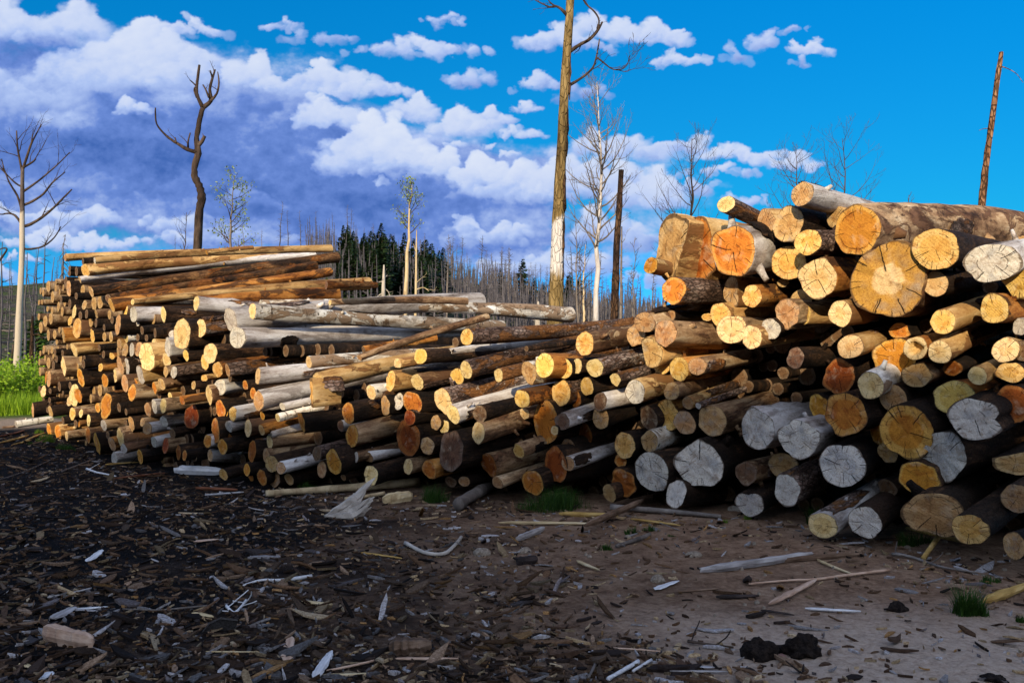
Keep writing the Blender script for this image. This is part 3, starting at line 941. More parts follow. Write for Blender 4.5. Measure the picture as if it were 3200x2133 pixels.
def make_log(spec, name='log'):
    p, axis, R0, R1, L, sx = spec['p'], spec['axis'], spec['R0'], spec['R1'], spec['L'], spec['sx']
    seed = spec['seed']
    rr = random.Random(seed)
    big = spec['rp'] > 28
    n = 64 if big else (40 if spec['rp'] > 14 else 26)
    th = np.linspace(0, 2 * math.pi, n, endpoint=False)
    prof = outline(th, seed, spec['mods'], .085 + .05 * (rr.random() < .3))
    rnd_ = outline(th, seed + 1, [], .035)
    fine = 1 + .022 * (fbm(np.cos(th) * 3 + seed, np.sin(th) * 3, 5, 3)) * 2
    tx, ty = rr.uniform(-.16, .16), rr.uniform(-.2, .2)
    if spec['mods']:
        ty = 0
    # rings along the body, denser near the cut end
    m = 30 if spec.get('long') else 18
    ts = np.linspace(0, 1, m) ** (1.0 if spec.get('long') else 1.8) * L
    ts = np.insert(ts, 1, min(.025, ts[1] * .3))
    bend = rr.uniform(-1, 1) * .020 * L, rr.uniform(-.6, 1) * .015 * L
    knots = [(rr.uniform(.3, L), rr.uniform(0, 6.28), rr.uniform(.08, .34) * R0 * rr.random(), rr.uniform(.03, .08)) for _ in range(int(L * 2.2))]
    vs, fs = [], []
    for i, t in enumerate(ts):
        f = t / L
        R = R0 + (R1 - R0) * f
        w = math.exp(-t / (R0 * 5 + .25)) if not spec.get('split') else 1.0
        r = R * (prof * w + rnd_ * (1 - w)) * fine
        r = r * (1 + .09 * fbm(np.full(n, t * 2.6), np.cos(th) * 1.2 + np.sin(th) * .8 + seed, 8, 4) + .03 * math.sin(t * 1.7 + seed))
        for (kt, ka, kh, kw) in knots:
            d = (th - ka + math.pi) % (2 * math.pi) - math.pi
            r = r + kh * np.exp(-((d * R) / kw) ** 2 - ((t - kt) / kw) ** 2)
        if i == 0:
            r = r * (.985 + .07 * fbm(th * 4 + seed, th * 0, 31, 3))
        b = 4 * f * (1 - f)
        x, y = r * np.cos(th) * sx + bend[0] * b, r * np.sin(th) + bend[1] * b
        z = -t + (tx * x + ty * y) * (1 if t < R0 else max(0, 1 - (t - R0) / (R0 + .3)))
        if i == 0:
            z = z + R0 * .16 * fbm(th * 2.5 + seed, th * 0 + 3, 33, 4)
        vs.extend(zip(x, y, z))
        if i == 0:
            rim = np.array(list(zip(x, y, z)))
    for i in range(len(ts) - 1):
        for j in range(n):
            k = (j + 1) % n
            fs.append((i * n + j, (i + 1) * n + j, (i + 1) * n + k, i * n + k))
    last = np.array(vs[-n:])
    o = mesh_obj(name, vs, fs, BARK[spec['bark']])
    X = Vector((axis.y, -axis.x, 0)).normalized()
    Z = -axis
    Y = Z.cross(X).normalized()
    o.matrix_world = Matrix(((X.x, Y.x, Z.x, p.x), (X.y, Y.y, Z.y, p.y), (X.z, Y.z, Z.z, p.z), (0, 0, 0, 1)))

    def cap(ring, out, hollow, endk):
        fr = [1.0, .97, .88, .72, .55, .38, .2]
        c = ring.mean(0)
        cv, cf = [], []
        for q, g in enumerate(fr):
            for j in range(n):
                v = c + (ring[j] - c) * g
                a = th[j]
                dz = .02 * R0 * float(fbm(v[0] / R0 * 3 + seed, v[1] / R0 * 3, 21, 3)) * 2 if q > 0 else 0.0
                dz += .006 * math.sin(v[1] / R0 * 9 + v[0] * 20 + seed) * R0 / .15 * .3 if q > 0 else 0.0
                if hollow and g < hollow * (1 + .18 * math.sin(3 * a + seed) + .12 * math.sin(5 * a)):
                    dz -= R0 * .9
                cv.append((v[0], v[1], v[2] + out * dz + (out * .002)))
        cv.append((c[0], c[1], c[2] - (out * R0 * .9 if hollow else 0)))
        for q in range(len(fr) - 1):
            for j in range(n):
                k = (j + 1) % n
                f4 = (q * n + j, q * n + k, (q + 1) * n + k, (q + 1) * n + j)
                cf.append(f4 if out > 0 else f4[::-1])
        b = (len(fr) - 1) * n
        for j in range(n):
            f3 = (b + j, b + (j + 1) % n, len(cv) - 1)
            cf.append(f3 if out > 0 else f3[::-1])
        e = mesh_obj('cut_end', cv, cf, END[endk], o)
        Rm = float(np.hypot(ring[:, 0] - c[0], ring[:, 1] - c[1]).mean()) * 1.03
        uvl = e.data.uv_layers.new(name='UVMap')
        idx = np.zeros(len(e.data.loops), int)
        e.data.loops.foreach_get('vertex_index', idx)
        cva = np.array(cv)
        # the angle-true outline maps to the unit circle, so rings and rim follow the edge
        uu = np.zeros((len(cv), 2))
        for q, g in enumerate(fr):
            sl = slice(q * n, (q + 1) * n)
            blend = .35
            px_, py_ = (cva[sl, 0] - c[0]) / Rm, (cva[sl, 1] - c[1]) / Rm
            uu[sl, 0] = .5 + .5 * (g * np.cos(th) * (1 - blend) + px_ * blend)
            uu[sl, 1] = .5 + .5 * (g * np.sin(th) * (1 - blend) + py_ * blend)
        uu[-1] = .5
        uvl.data.foreach_set('uv', uu[idx].ravel())
        return e
    def surf(t, a, k=1.0):
        f = t / L
        R = (R0 + (R1 - R0) * f) * k
        q = 4 * f * (1 - f)
        return Vector((R * math.cos(a) * sx + bend[0] * q, R * math.sin(a) + bend[1] * q, -t))
    if not spec.get('split'):
        seen = spec.get('q') or .5
        # stubs of branches
        for _ in range(rr.choice((1, 2, 3)) if spec['uv2'] else (rr.random() < .22)):
            t, a = rr.uniform(.12, min(L * .9, seen * 1.3 + .2)), rr.uniform(-1.2, 2.4)
            c, d = surf(t, a, .9), Vector((math.cos(a), math.sin(a), rr.uniform(-.9, .5))).normalized()
            h, w = R0 * rr.uniform(.25, .75), R0 * rr.uniform(.10, .22)
            sb = MB()
            sb.tube([c, c + d * (R0 * .1 + h * .5), c + d * (R0 * .1 + h)], [w * 1.5, w, w * .8], 8, True, .15, seed)
            sb.build('branch_stub', BARK[spec['bark']], o)
        # bark hanging loose
        if spec['rp'] > 7 and rr.random() < (.55 if spec['uv2'] else .2):
            t0, a0 = rr.uniform(.02, min(L * .7, seen * .9)), rr.uniform(-.6, 2.0)
            dt, da = rr.uniform(.25, 1.0), rr.uniform(.35, .8)
            na, nt = 8, 14
            fv, ff = [], []
            for i in range(nt):
                for j in range(na):
                    ea = (j / (na - 1) - .5) * 2
                    et = (i / (nt - 1) - .5) * 2
                    wob = 1 + .35 * (vnoise(i * .8 + seed, j * 1.1, 7) - .5)
                    a = a0 + ea * da * wob * (1 - .35 * et * et)
                    t = min(L, max(.0, t0 + (et * .5 + .5) * dt + .08 * dt * (vnoise(j * 1.3 + seed, i * .9, 9) - .5) * 2))
                    fv.append(surf(t, a, 1.05 + .05 * max(0, abs(ea) - .5) + .07 * max(0, abs(et) - .7)))
            for i in range(nt - 1):
                for j in range(na - 1):
                    ff.append((i * na + j, i * na + j + 1, (i + 1) * na + j + 1, (i + 1) * na + j))
            fl = mesh_obj('loose_bark', fv, ff, BARK['B' if rr.random() < .6 else 'D'], o)
            md = fl.modifiers.new('thick', 'SOLIDIFY')
            md.thickness, md.offset = .012, 0
    cap(rim, 1, spec.get('hollow', 0), spec['end'])
    if spec.get('true_end'):
        cap(last, -1, 0, 't' if spec['end'] in 'wkb' else spec['end'])
    return o


def parse_logs():
    out = []
    for li, line in enumerate(l for l in LOGS.strip().split('\n')):
        parts = line.split('|')
        tk = parts[0].split()
        ox, oy, sc = REG[tk[0]]
        zx, zy, rx, ry = map(float, tk[1:5])
        s = dict(u=ox + zx * sc, v=oy + zy * sc, rx=rx * sc, ry=ry * sc, end=tk[5], bark=tk[6], mods=[], seed=li * 7 + 3, dp=None, r2=None, uv2=None)
        for t in tk[7:]:
            if t[0] == '>':
                a, b = map(float, t[1:].split(','))
                s['uv2'] = (ox + a * sc, oy + b * sc)
            elif t[0] == 'd':
                s['dp'] = float(t[1:]) * .1
            elif t[0] == 'l' and t[1:].isdigit():
                s['cut'] = float(t[1:]) * .1
            elif t == 'slab':
                s['slab'] = True
            elif t[0] == 's':
                s['r2'] = float(t[1:]) * sc
            elif t == 'X':
                s['true_end'] = s['long'] = True
            elif t[0] == 'n':
                a, w, d = t[1:].split(':')
                s['mods'].append(('n', float(a), float(w), float(d)))
            elif t[0] == 'f':
                a, d = t[1:].split(':')
                s['mods'].append(('f', float(a), float(d)))
            elif t[0] == 'm':
                s['hollow'] = {'1': .5, '2': .42}[t[1]]
        s['short'] = parts[1].strip() if len(parts) > 1 else None
        s['extra'] = parts[2].strip() if len(parts) > 2 else ''
        out.append(s)
    return out


def solve_log(s):
    rr = random.Random(s['seed'] + 991)
    u, v = s['u'], s['v']
    left = max(0.0, min(1.0, (1700 - u) / 900))
    dp = s['dp'] if s['dp'] is not None else rr.gauss(0, .06 + .10 * left)
    if s['dp'] is not None:
        dp += rr.gauss(0, .03)
    Y = face_y(u)
    z = (CYH - v) / FPX * Y + 1.6
    Y += .16 * max(0, z - .2) + dp * .75
    p = at(u, v, Y)
    R0 = s['ry'] / FPX * Y
    az = math.radians(45)
    va = math.atan2(u - CX, FPX)
    if s['uv2'] is None and u < 520 and s['bark'] == 'D' and rr.random() < .6 and not s['short']:
        s['bark'] = 'P'  # far corner: paler sides carry painted sunlight
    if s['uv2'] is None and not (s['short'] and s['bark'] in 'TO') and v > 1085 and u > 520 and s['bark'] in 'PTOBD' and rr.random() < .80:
        s['bark'] = 'N' if v > 1210 and rr.random() < .7 else 'D'  # lower logs: shade painted in by swapping to blackened sides
    if s['uv2'] is None:
        # the ellipse says how far the end is turned from us
        want = va + math.acos(max(.2, min(.97, s['rx'] / s['ry'])))
        az = max(math.radians(38), min(math.radians(52), want))
        pitch = math.radians(rr.uniform(0, 4.5) + (2.0 if v > 1150 else 0.0))
        L = 5.5
    else:
        u2, v2 = s['uv2']
        k2 = (u2 - CX) / FPX
        if s.get('long'):
            az = math.radians(47)
        for _ in range(6):
            den = math.sin(az) - k2 * math.cos(az)
            q = (k2 * p.y - p.x) / den if abs(den) > .05 else 99
            if 0 < q < 12:
                break
            az += math.radians(3)
        P2 = at(u2, v2, p.y + q * math.cos(az))
        pitch = math.atan2(P2.z - p.z, q)
        lim = .45 if s.get('true_end') else .10 + .06 * min(q, 5)
        pitch = max(-lim, min(lim, pitch)) if q < 2.2 or s.get('true_end') else pitch
        if not s.get('true_end'):
            pitch = max(-.16, min(.16, pitch))
        L = q / math.cos(pitch) if s.get('true_end') else max(5.0, q)
        s['q'] = q
    axis = Vector((math.sin(az) * math.cos(pitch), math.cos(az) * math.cos(pitch), math.sin(pitch)))
    cosang = abs(axis.dot(ray(u, v).normalized()))
    s['sx'] = max(.72, min(1.35, s['rx'] / max(.05, s['ry'] * cosang)))
    s['R0'] = R0
    s['R1'] = R0 * rr.uniform(.72, .92)
    if s['r2'] is not None:
        Y2 = p.y + s.get('q', 4) * math.cos(az)
        R2 = s['r2'] / FPX * Y2
        f = s.get('q', 4) / L
        s['R1'] = max(.03, R0 + (R2 - R0) / max(.3, min(f, 1.0)))
    if s.get('cut'):
        L, s['true_end'] = s['cut'], True
    s['p'], s['axis'], s['L'] = p, axis, L
    s['rp'] = s['ry'] * 0.32
    return s


ENDW = {'h': 'golden', 'g': 'golden', 'c': 'cream', 't': 'tan', 'o': 'orange', 'r': 'rust-red', 'w': 'greyish white', 'b': 'dark brown', 'k': 'charred black'}
BARKW = {'C': 'charred side', 'N': 'dark bark', 'P': 'peeled side', 'T': 'tan side', 'O': 'orange side', 'B': 'rough bark', 'D': 'dark bark', 'W': 'white bark', 'U': 'grey weathered side'}  # N, and D on lower logs, is dark from painted shade
ORD = ['', 'second ', 'third ', 'fourth ', 'fifth ', 'sixth ', 'seventh ', 'eighth ', 'ninth ', 'tenth ', 'eleventh ', 'twelfth ']


def label_logs(specs):
    """logs without words of their own are told by the well-marked log nearest to them: counted outward from it, in one of eight directions"""
    marks = [i for i, s in enumerate(specs) if s['short']]
    names = ['to the right of', 'above and right of', 'above', 'above and left of', 'to the left of', 'below and left of', 'below', 'below and right of']

    def sector(a, b):
        return int(round(math.degrees(math.atan2(-(b['v'] - a['v']), b['u'] - a['u'])) / 45)) % 8
    used = set()
    for i, s in enumerate(specs):
        if s['short']:
            s['label'] = (s['short'] + ' ' + s['extra']).strip()
            used.add(s['label'])
    for i, s in enumerate(specs):
        if s['short']:
            continue
        order = sorted(marks, key=lambda j: math.hypot(specs[j]['u'] - s['u'], specs[j]['v'] - s['v']))
        size = 'small' if s['ry'] < 19 else ('large' if s['ry'] > 40 else 'mid-sized')
        for j in order[:6]:
            mk = specs[j]
            sec = sector(mk, s)
            same = [o for o in range(len(specs)) if o != j and sector(mk, specs[o]) == sec]
            same.sort(key=lambda o: math.hypot(specs[o]['u'] - mk['u'], specs[o]['v'] - mk['v']))
            rank = same.index(i)
            if rank > 6:
                continue
            lab = f"{size} {ENDW[s['end']]} log end, {ORD[rank] or 'next '}{names[sec]} the {mk['short']}"
            if len(lab.replace('-', ' ').split()) > 15:
                lab = f"{ENDW[s['end']]} end, {ORD[rank] or 'next '}{names[sec]} the {mk['short']}"
            if lab not in used and len(lab.replace('-', ' ').split()) <= 16:
                break
        used.add(lab)
        s['label'] = lab


LOGSPECS = [solve_log(s) for s in parse_logs()]
SMALL = sorted((s for s in LOGSPECS if not s['short']), key=lambda s: s['rx'] * s['ry'])[:max(0, len(LOGSPECS) - 312)]
ALLSPECS = LOGSPECS
LOGSPECS = [s for s in LOGSPECS if s not in SMALL]
label_logs(LOGSPECS)
for s in LOGSPECS:
    log = tag(make_log(s), s['label'], 'log', 'logs piled in the long timber stack')
    if s.get('slab'):     # the sawn face still stands out in front of the rotted heart
        q = dict(s, p=s['p'] - s['axis'] * .32, L=.36, mods=[('f', 335, .30)], end='t', seed=s['seed'] + 5, R1=s['R0'], split=True)
        sl = make_log(q, 'sawn_slab')
        sl.parent = log
        sl.matrix_parent_inverse = log.matrix_world.inverted()


def fill_logs():
    """the logs deeper in the stack: only their shaded ends show through the gaps between the ones in front"""
    rr = random.Random(5)
    occ = [(s['u'], s['v'], max(s['rx'], s['ry'] * .55), s['ry']) for s in ALLSPECS]
    for s in ALLSPECS:
        if s['uv2']:
            r2 = s['r2'] or s['ry'] * .8
            n = max(2, int(abs(s['uv2'][0] - s['u']) / max(8, s['ry'] * .8)))
            for i in range(1, n + 1):
                f = i / n
                r = s['ry'] + (r2 - s['ry']) * f
                occ.append((s['u'] + (s['uv2'][0] - s['u']) * f, s['v'] + (s['uv2'][1] - s['v']) * f, r, r))
    top = [(140, 840), (300, 830), (800, 830), (1050, 840), (1150, 960), (1650, 1020), (1960, 1010), (2060, 900), (2150, 720), (2350, 690), (2500, 640), (3200, 730)]
    tu, tv = [a for a, _ in top], [b for _, b in top]
    found = []
    for tries in range(26000):
        u = rr.uniform(120, 3300)
        v0 = np.interp(u, tu, tv) + 35
        v1 = np.interp(u, GBU, [1129 - (z - 1.6) * FPX / face_y(q) for q, z in zip(GBU, GBZ)]) - 5
        v = rr.uniform(v0, v1)
        R = rr.choice((.07, .09, .11, .14))
        dep = rr.uniform(.6, 1.1) if tries < 16000 else rr.uniform(1.0, 1.7)
        Y = face_y(u)
        z = (CYH - v) / FPX * Y + 1.6
        Y += .16 * max(0, z - .2) + dep
        ry = R / Y * FPX
        rx = ry * (.45 if u < 1300 else .8)
        ok = True
        for (a, b, c, d) in occ:
            if ((a - u) / (c * .72 + rx)) ** 2 + ((b - v) / (d * .78 + ry)) ** 2 < 1:
                ok = False
                break
        if ok:
            occ.append((u, v, rx, ry))
            found.append((u, v, R, Y))
        if len(found) > 420:
            break
    found.sort(key=lambda f: -f[2] / f[3])
    return found


def build_fill():
    found = fill_logs()
    rr = random.Random(8)
    mb = MB()
    ends = MB()
    pale, tanned, sides = set(), set(), set()
    for i, (u, v, R, Y) in enumerate(found):
        p = at(u, v, Y)
        az = math.radians(45 + rr.uniform(-5, 5))
        pi = math.radians(rr.uniform(0, 4))
        ax = Vector((math.sin(az) * math.cos(pi), math.cos(az) * math.cos(pi), math.sin(pi)))
        n = 14
        pts = [p + ax * t for t in (0, .4, 1.2, 2.5, 5.0)]
        if u < 520:  # corner in the sun: paler sides and ends stand in for its light
            tanned.add(len(ends.f) // n)
            sides.update(range(len(mb.f), len(mb.f) + 4 * n))
        mb.tube(pts, [R * f for f in (1, 1.02, .98, .95, .85)], n, False, .06, i)
        ring = [Vector(q) for q in mb.v[-5 * n:-4 * n]]
        c = sum(ring, Vector()) / n
        ends.add([c] + ring, [(0, 1 + (j + 1) % n, 1 + j) for j in range(n)])
    for s in SMALL:
        p, ax, R, n = s['p'], s['axis'], s['R0'], 14
        mb.tube([p + ax * t for t in (0, .4, 1.2, 2.5, 5.0)], [R * f for f in (1, 1.02, .98, .95, .85)], n, False, .06, s['seed'])
        ring = [Vector(q) for q in mb.v[-5 * n:-4 * n]]
        pale.add(len(ends.f) + j for j in range(n))
        ends.add([sum(ring, Vector()) / n] + ring, [(0, 1 + (j + 1) % n, 1 + j) for j in range(n)])
    o = mb.build('shaded_logs', BARK['N'])  # black sides: gap shade put into the colour
    e = ends.build('shaded_log_ends', END['b'], o, smooth=False)  # ends darkened to brown to paint the shade of the gaps
    uvl = e.data.uv_layers.new(name='UVMap')
    e.data.materials.append(END['c'])
    e.data.materials.append(END['t'])
    o.data.materials.append(BARK['P'])
    for poly in o.data.polygons:
        if poly.index in sides:
            poly.material_index = 1
    for poly in e.data.polygons:
        if poly.index in pale:
            poly.material_index = 1
        elif poly.index // 14 in tanned:
            poly.material_index = 2
        for li in poly.loop_indices:
            vi = e.data.loops[li].vertex_index
            j = vi % (14 + 1)
            uvl.data[li].uv = (.5, .5) if j == 0 else (.5 + .47 * math.cos(j / 14 * 6.28), .5 + .47 * math.sin(j / 14 * 6.28))
    tag(o, 'shaded logs deep in the gaps of the timber stack', 'logs', None, 'stuff')


build_fill()
# ---------------------------------------------------------------- ground and hills
def ground_material():
    m, k, b = new_mat('dirt', .95, .08)
    geo = k.n('ShaderNodeNewGeometry')
    p = geo.outputs['Position']
    x, y, _ = k.sep(p)
    n1 = k.noise(p, .55, 6, .62, .4)
    n2 = k.noise(p, 3.2, 6, .68)
    n3 = k.noise(p, 22, 5, .75)
    n4 = k.noise(p, 90, 3, .75)
    dirt = k.ramp(k.m('MULTIPLY_ADD', n3, .5, k.m('MULTIPLY', n2, .5)), [(.33, (.07, .040, .026)), (.47, (.22, .13, .082)), (.58, (.34, .22, .145)), (.7, (.48, .34, .24))])
    mulch = k.ramp(k.m('MULTIPLY_ADD', n3, .6, k.m('MULTIPLY', n2, .4)), [(.38, (.002, .0015, .002)), (.5, (.005, .004, .004)), (.58, (.016, .011, .010)), (.68, (.06, .042, .036))])
    pale = k.ramp(n3, [(.3, (.30, .21, .155)), (.5, (.50, .37, .28)), (.7, (.60, .47, .38))])
    # bark litter lies thick on the left, bare trodden dirt on the right
    f = k.m('MULTIPLY_ADD', x, .34, k.m('MULTIPLY_ADD', y, .055, k.m('MULTIPLY', k.m('SUBTRACT', n1, .5), 2.6)))
    c = k.mix(k.ss(f, -.5, .95), mulch, dirt)
    tr = k.m('SUBTRACT', 1.0, k.m('MULTIPLY', k.m('ABSOLUTE', k.m('SUBTRACT', y, k.m('MULTIPLY_ADD', x, -.12, 4.75))), .75))
    c = k.mix(k.m('MULTIPLY', k.ss(k.m('MULTIPLY_ADD', k.m('SUBTRACT', n1, .5), 1.2, tr), .1, .8), k.ss(x, .3, 1.6)), c, pale)
    # pale road far on the left, and grass beyond the yard
    rd = k.m('ABSOLUTE', k.m('SUBTRACT', y, k.m('MULTIPLY_ADD', x, -.25, 19.0)))
    road = k.m('MULTIPLY', k.ss(k.m('MULTIPLY_ADD', n2, 1.4, rd), 3.0, 1.6), k.ss(x, -8.0, -10.5))
    c = k.mix(road, c, k.ramp(n3, [(.3, (.22, .155, .11)), (.7, (.40, .31, .24))]))
    far = k.ss(k.m('MULTIPLY_ADD', n2, 3.0, y), 24.5, 26.5)
    grass = k.ramp(n2, [(.3, (.030, .050, .010)), (.5, (.075, .12, .018)), (.7, (.13, .14, .05))])
    c = k.mix(far, c, grass)
    # pebbles and crumbs
    vv = k.vor(k.v('ADD', p, k.v('MULTIPLY', k.comb(n3, n3, 0), (.02, .02, 0))), 42)
    peb = k.m('MULTIPLY', k.ss(vv, .30, .18), k.ss(n2, .5, .62))
    c = k.mix(k.m('MULTIPLY', peb, .5), c, (.30, .23, .17))
    k.put(b.inputs['Base Color'], c)
    h = k.m('ADD', k.m('MULTIPLY', n3, .8), k.m('MULTIPLY_ADD', n4, .35, k.m('MULTIPLY', peb, .25)))
    bump(k, b, h, .05)
    return m


def build_ground():
    az = np.radians(np.concatenate([np.linspace(-180, -42, 24)[:-1], np.linspace(-42, 42, 560), np.linspace(42, 180, 24)[1:]]))
    rad = np.concatenate([[0.3], np.geomspace(2.6, 40, 420), np.geomspace(42, 3500, 26)])
    A, R = np.meshgrid(az, rad)
    X, Y = R * np.sin(A), R * np.cos(A)
    Zz = ground_z(X, Y)
    n = len(az)
    vs = np.stack([X, Y, Zz], -1).reshape(-1, 3)
    i, j = np.meshgrid(np.arange(len(rad) - 1), np.arange(n - 1), indexing='ij')
    q = (i * n + j).ravel()
    fs = np.stack([q, q + n, q + n + 1, q + 1], 1)
    me = bpy.data.meshes.new('ground')
    me.vertices.add(len(vs))
    me.vertices.foreach_set('co', vs.ravel())
    me.loops.add(len(fs) * 4)
    me.loops.foreach_set('vertex_index', fs.ravel().astype(np.int32))
    me.polygons.add(len(fs))
    me.polygons.foreach_set('loop_start', np.arange(0, len(fs) * 4, 4, dtype=np.int32))
    me.polygons.foreach_set('use_smooth', [True] * len(fs))
    me.update(calc_edges=True)
    me.validate()
    me.materials.append(ground_material())
    o = bpy.data.objects.new('ground', me)
    COL.objects.link(o)
    if me.polygons[len(fs) // 2].normal.z < 0:
        me.flip_normals()
    tag(o, 'dark bark litter and brown dirt of the log yard', None, None, 'structure')


build_ground()

SKYL = [(-900, 700), (-300, 660), (0, 652), (150, 640), (400, 590), (650, 566), (770, 572), (900, 592), (1000, 628), (1150, 662), (1250, 698), (1400, 732), (1500, 745), (1700, 765), (2352, 790), (3200, 800)]
SKU = [(a - 1176) / 1900 for a, _ in SKYL]
SKE = [(830 - b) / 1900 for _, b in SKYL]


def hill_z(x, y):
    x, y = np.asarray(x, float), np.asarray(y, float)
    k = x / np.maximum(y, 1)
    e = np.interp(k, SKU, SKE)
    dr = np.interp(k, [-.7, -.4, -.2, .1, .6], [150, 190, 210, 240, 300])
    t = np.clip((y - 44) / (dr - 44), 0, 3)
    top = 1.6 + e * dr
    z = np.where(t < 1, top * t ** 1.35 * (1 - .0 * t), top * (1 - .35 * (t - 1)))
    n = 2.6 * fbm(x * .02, y * .02, 71, 4) + 1.2 * fbm(x * .09, y * .09, 73, 3)
    return z + n * np.clip(t * 2.5, 0, 1) * np.clip(1.25 - t, .2, 1) - .4


def hill_material():
    m, k, b = new_mat('hill_ground', .95, .05)
    p = k.n('ShaderNodeNewGeometry').outputs['Position']
    x, y, z = k.sep(p)
    n1, n2, n3 = k.noise(p, .045, 5, .6), k.noise(p, .4, 5, .7), k.noise(p, 2.2, 4, .7)
    f = k.m('ADD', k.m('MULTIPLY', n2, .6), k.m('MULTIPLY', n3, .4))
    c = k.ramp(f, [(.35, (.018, .016, .015)), (.48, (.055, .047, .042)), (.58, (.10, .085, .075)), (.7, (.17, .15, .13))])  # dark tones: cloud shadow put into the hill's own colour
    g = k.ramp(n3, [(.3, (.022, .040, .010)), (.7, (.085, .12, .025))])
    gm = k.ss(k.m('ADD', k.m('MULTIPLY', n1, 1.0), k.m('MULTIPLY', k.m('SUBTRACT', n2, .5), .6)), .44, .58)
    c = k.mix(k.m('MULTIPLY', gm, .85), c, g)
    low = k.ss(k.m('MULTIPLY_ADD', n2, 4.0, z), 4.6, 2.4)
    c = k.mix(low, c, k.ramp(n3, [(.3, (.05, .10, .010)), (.7, (.14, .22, .03))]))
    k.put(b.inputs['Base Color'], c)
    bump(k, b, f, .8)
    return m


def grid_obj(name, xs, ys, zf, mat):
    X, Y = np.meshgrid(xs, ys)
    vs = np.stack([X, Y, zf(X, Y)], -1).reshape(-1, 3)
    n = len(xs)
    fs = [(i * n + j, i * n + j + 1, (i + 1) * n + j + 1, (i + 1) * n + j) for i in range(len(ys) - 1) for j in range(n - 1)]
    return mesh_obj(name, vs, fs, mat)


HM = hill_material()
tag(grid_obj('hill', np.linspace(-330, 330, 200), np.concatenate([np.linspace(40, 120, 60), np.linspace(122, 420, 90)]), hill_z, HM), 'burnt hillside behind the log stack', None, None, 'structure')


def build_ridge():
    """the wooded rise behind the photographer whose shadow lies over the yard"""
    tv, nv = Vector((TX, TY, 0)), Vector((TY, -TX, 0))
    mb = MB()
    ss_ = np.arange(-110, 110, .35)
    # its height follows from where the edge of the shadow crosses the face of the stack
    edge = [(60, 1010), (170, 985), (270, 945), (420, 925), (700, 940), (1000, 985), (1240, 965), (1500, 930), (1740, 915), (2000, 905), (2330, 885)]
    pts = []
    for u, v in edge:
        q = at(u * D2P, v * D2P, face_y(u * D2P))
        pts.append((q.dot(nv), q.z + math.tan(SUN_EL) * (q.dot(tv) + 31)))
    pts.sort()
    base = np.interp(ss_, [a for a, _ in pts], [b_ for _, b_ in pts])
    trees = .55 * np.abs(2 * vnoise(ss_ * .8, ss_ * 0, 3) - 1) + .5 * vnoise(ss_ * .25, ss_ * 0, 4) - .55
    top = base + trees
    vs, fs = [], []
    prof = [(-48, -.4, 0), (-40, .55, 0), (-33, .9, 0), (-31, 1, 1), (-29, .9, 0), (-21, .4, 0), (-13, -.3, 0)]
    for s_, t_ in zip(ss_, top):
        for (d, f, j) in prof:
            p = tv * d + nv * s_
            vs.append((p.x, p.y, t_ * f if j else (12.0 * f)))
    m = len(prof)
    for i in range(len(ss_) - 1):
        for j in range(m - 1):
            fs.append((i * m + j, i * m + j + 1, (i + 1) * m + j + 1, (i + 1) * m + j))
    tag(mesh_obj('hill', vs, fs, HM, smooth=False), 'wooded rise behind the viewer that shades the yard', None, None, 'structure')


build_ridge()


# ---------------------------------------------------------------- trees
def tree_bark(name, cols, scale=5, plate=0.0, patch=None):
    m, k, b = new_mat(name, .9, .1)
    ob = k.n('ShaderNodeTexCoord').outputs['Object']
    n1 = k.noise(k.v('MULTIPLY', ob, (1, 1, .2)), scale, 6, .7, .3)
    n2 = k.noise(ob, 1.1, 4, .6)
    n = len(cols)
    c = k.ramp(k.m('ADD', k.m('MULTIPLY', n1, .65), k.m('MULTIPLY', n2, .35)), [(.36 + .28 * i / (n - 1), q) for i, q in enumerate(cols)])
    h = n1
    if plate:
        e = k.ss(k.vor(k.v('MULTIPLY', ob, (1, 1, .4)), 9, 'DISTANCE_TO_EDGE'), .02, .15)
        c = k.mix(k.m('MULTIPLY', k.m('SUBTRACT', 1.0, e), plate), c, (.02, .012, .008))
        h = k.m('ADD', h, e)
    if patch:
        col, lo, hi, zs = patch
        _, _, z = k.sep(ob)
        pn = k.noise(k.v('MULTIPLY', ob, (1.2, 1.2, .35)), 1.6, 4, .6, .6)
        pm = k.m('MULTIPLY', k.ss(k.m('MULTIPLY_ADD', pn, 3.0, z), zs + 1.5 - .8, zs + 1.5 - .5), 1.0)
        pm = k.m('MULTIPLY', pm, k.ss(k.m('MULTIPLY_ADD', pn, -3.0, z), hi - 1.2, hi - 1.5))
        c = k.mix(pm, c, col)
    k.put(b.inputs['Base Color'], c)
    bump(k, b, h, .03)
    return m


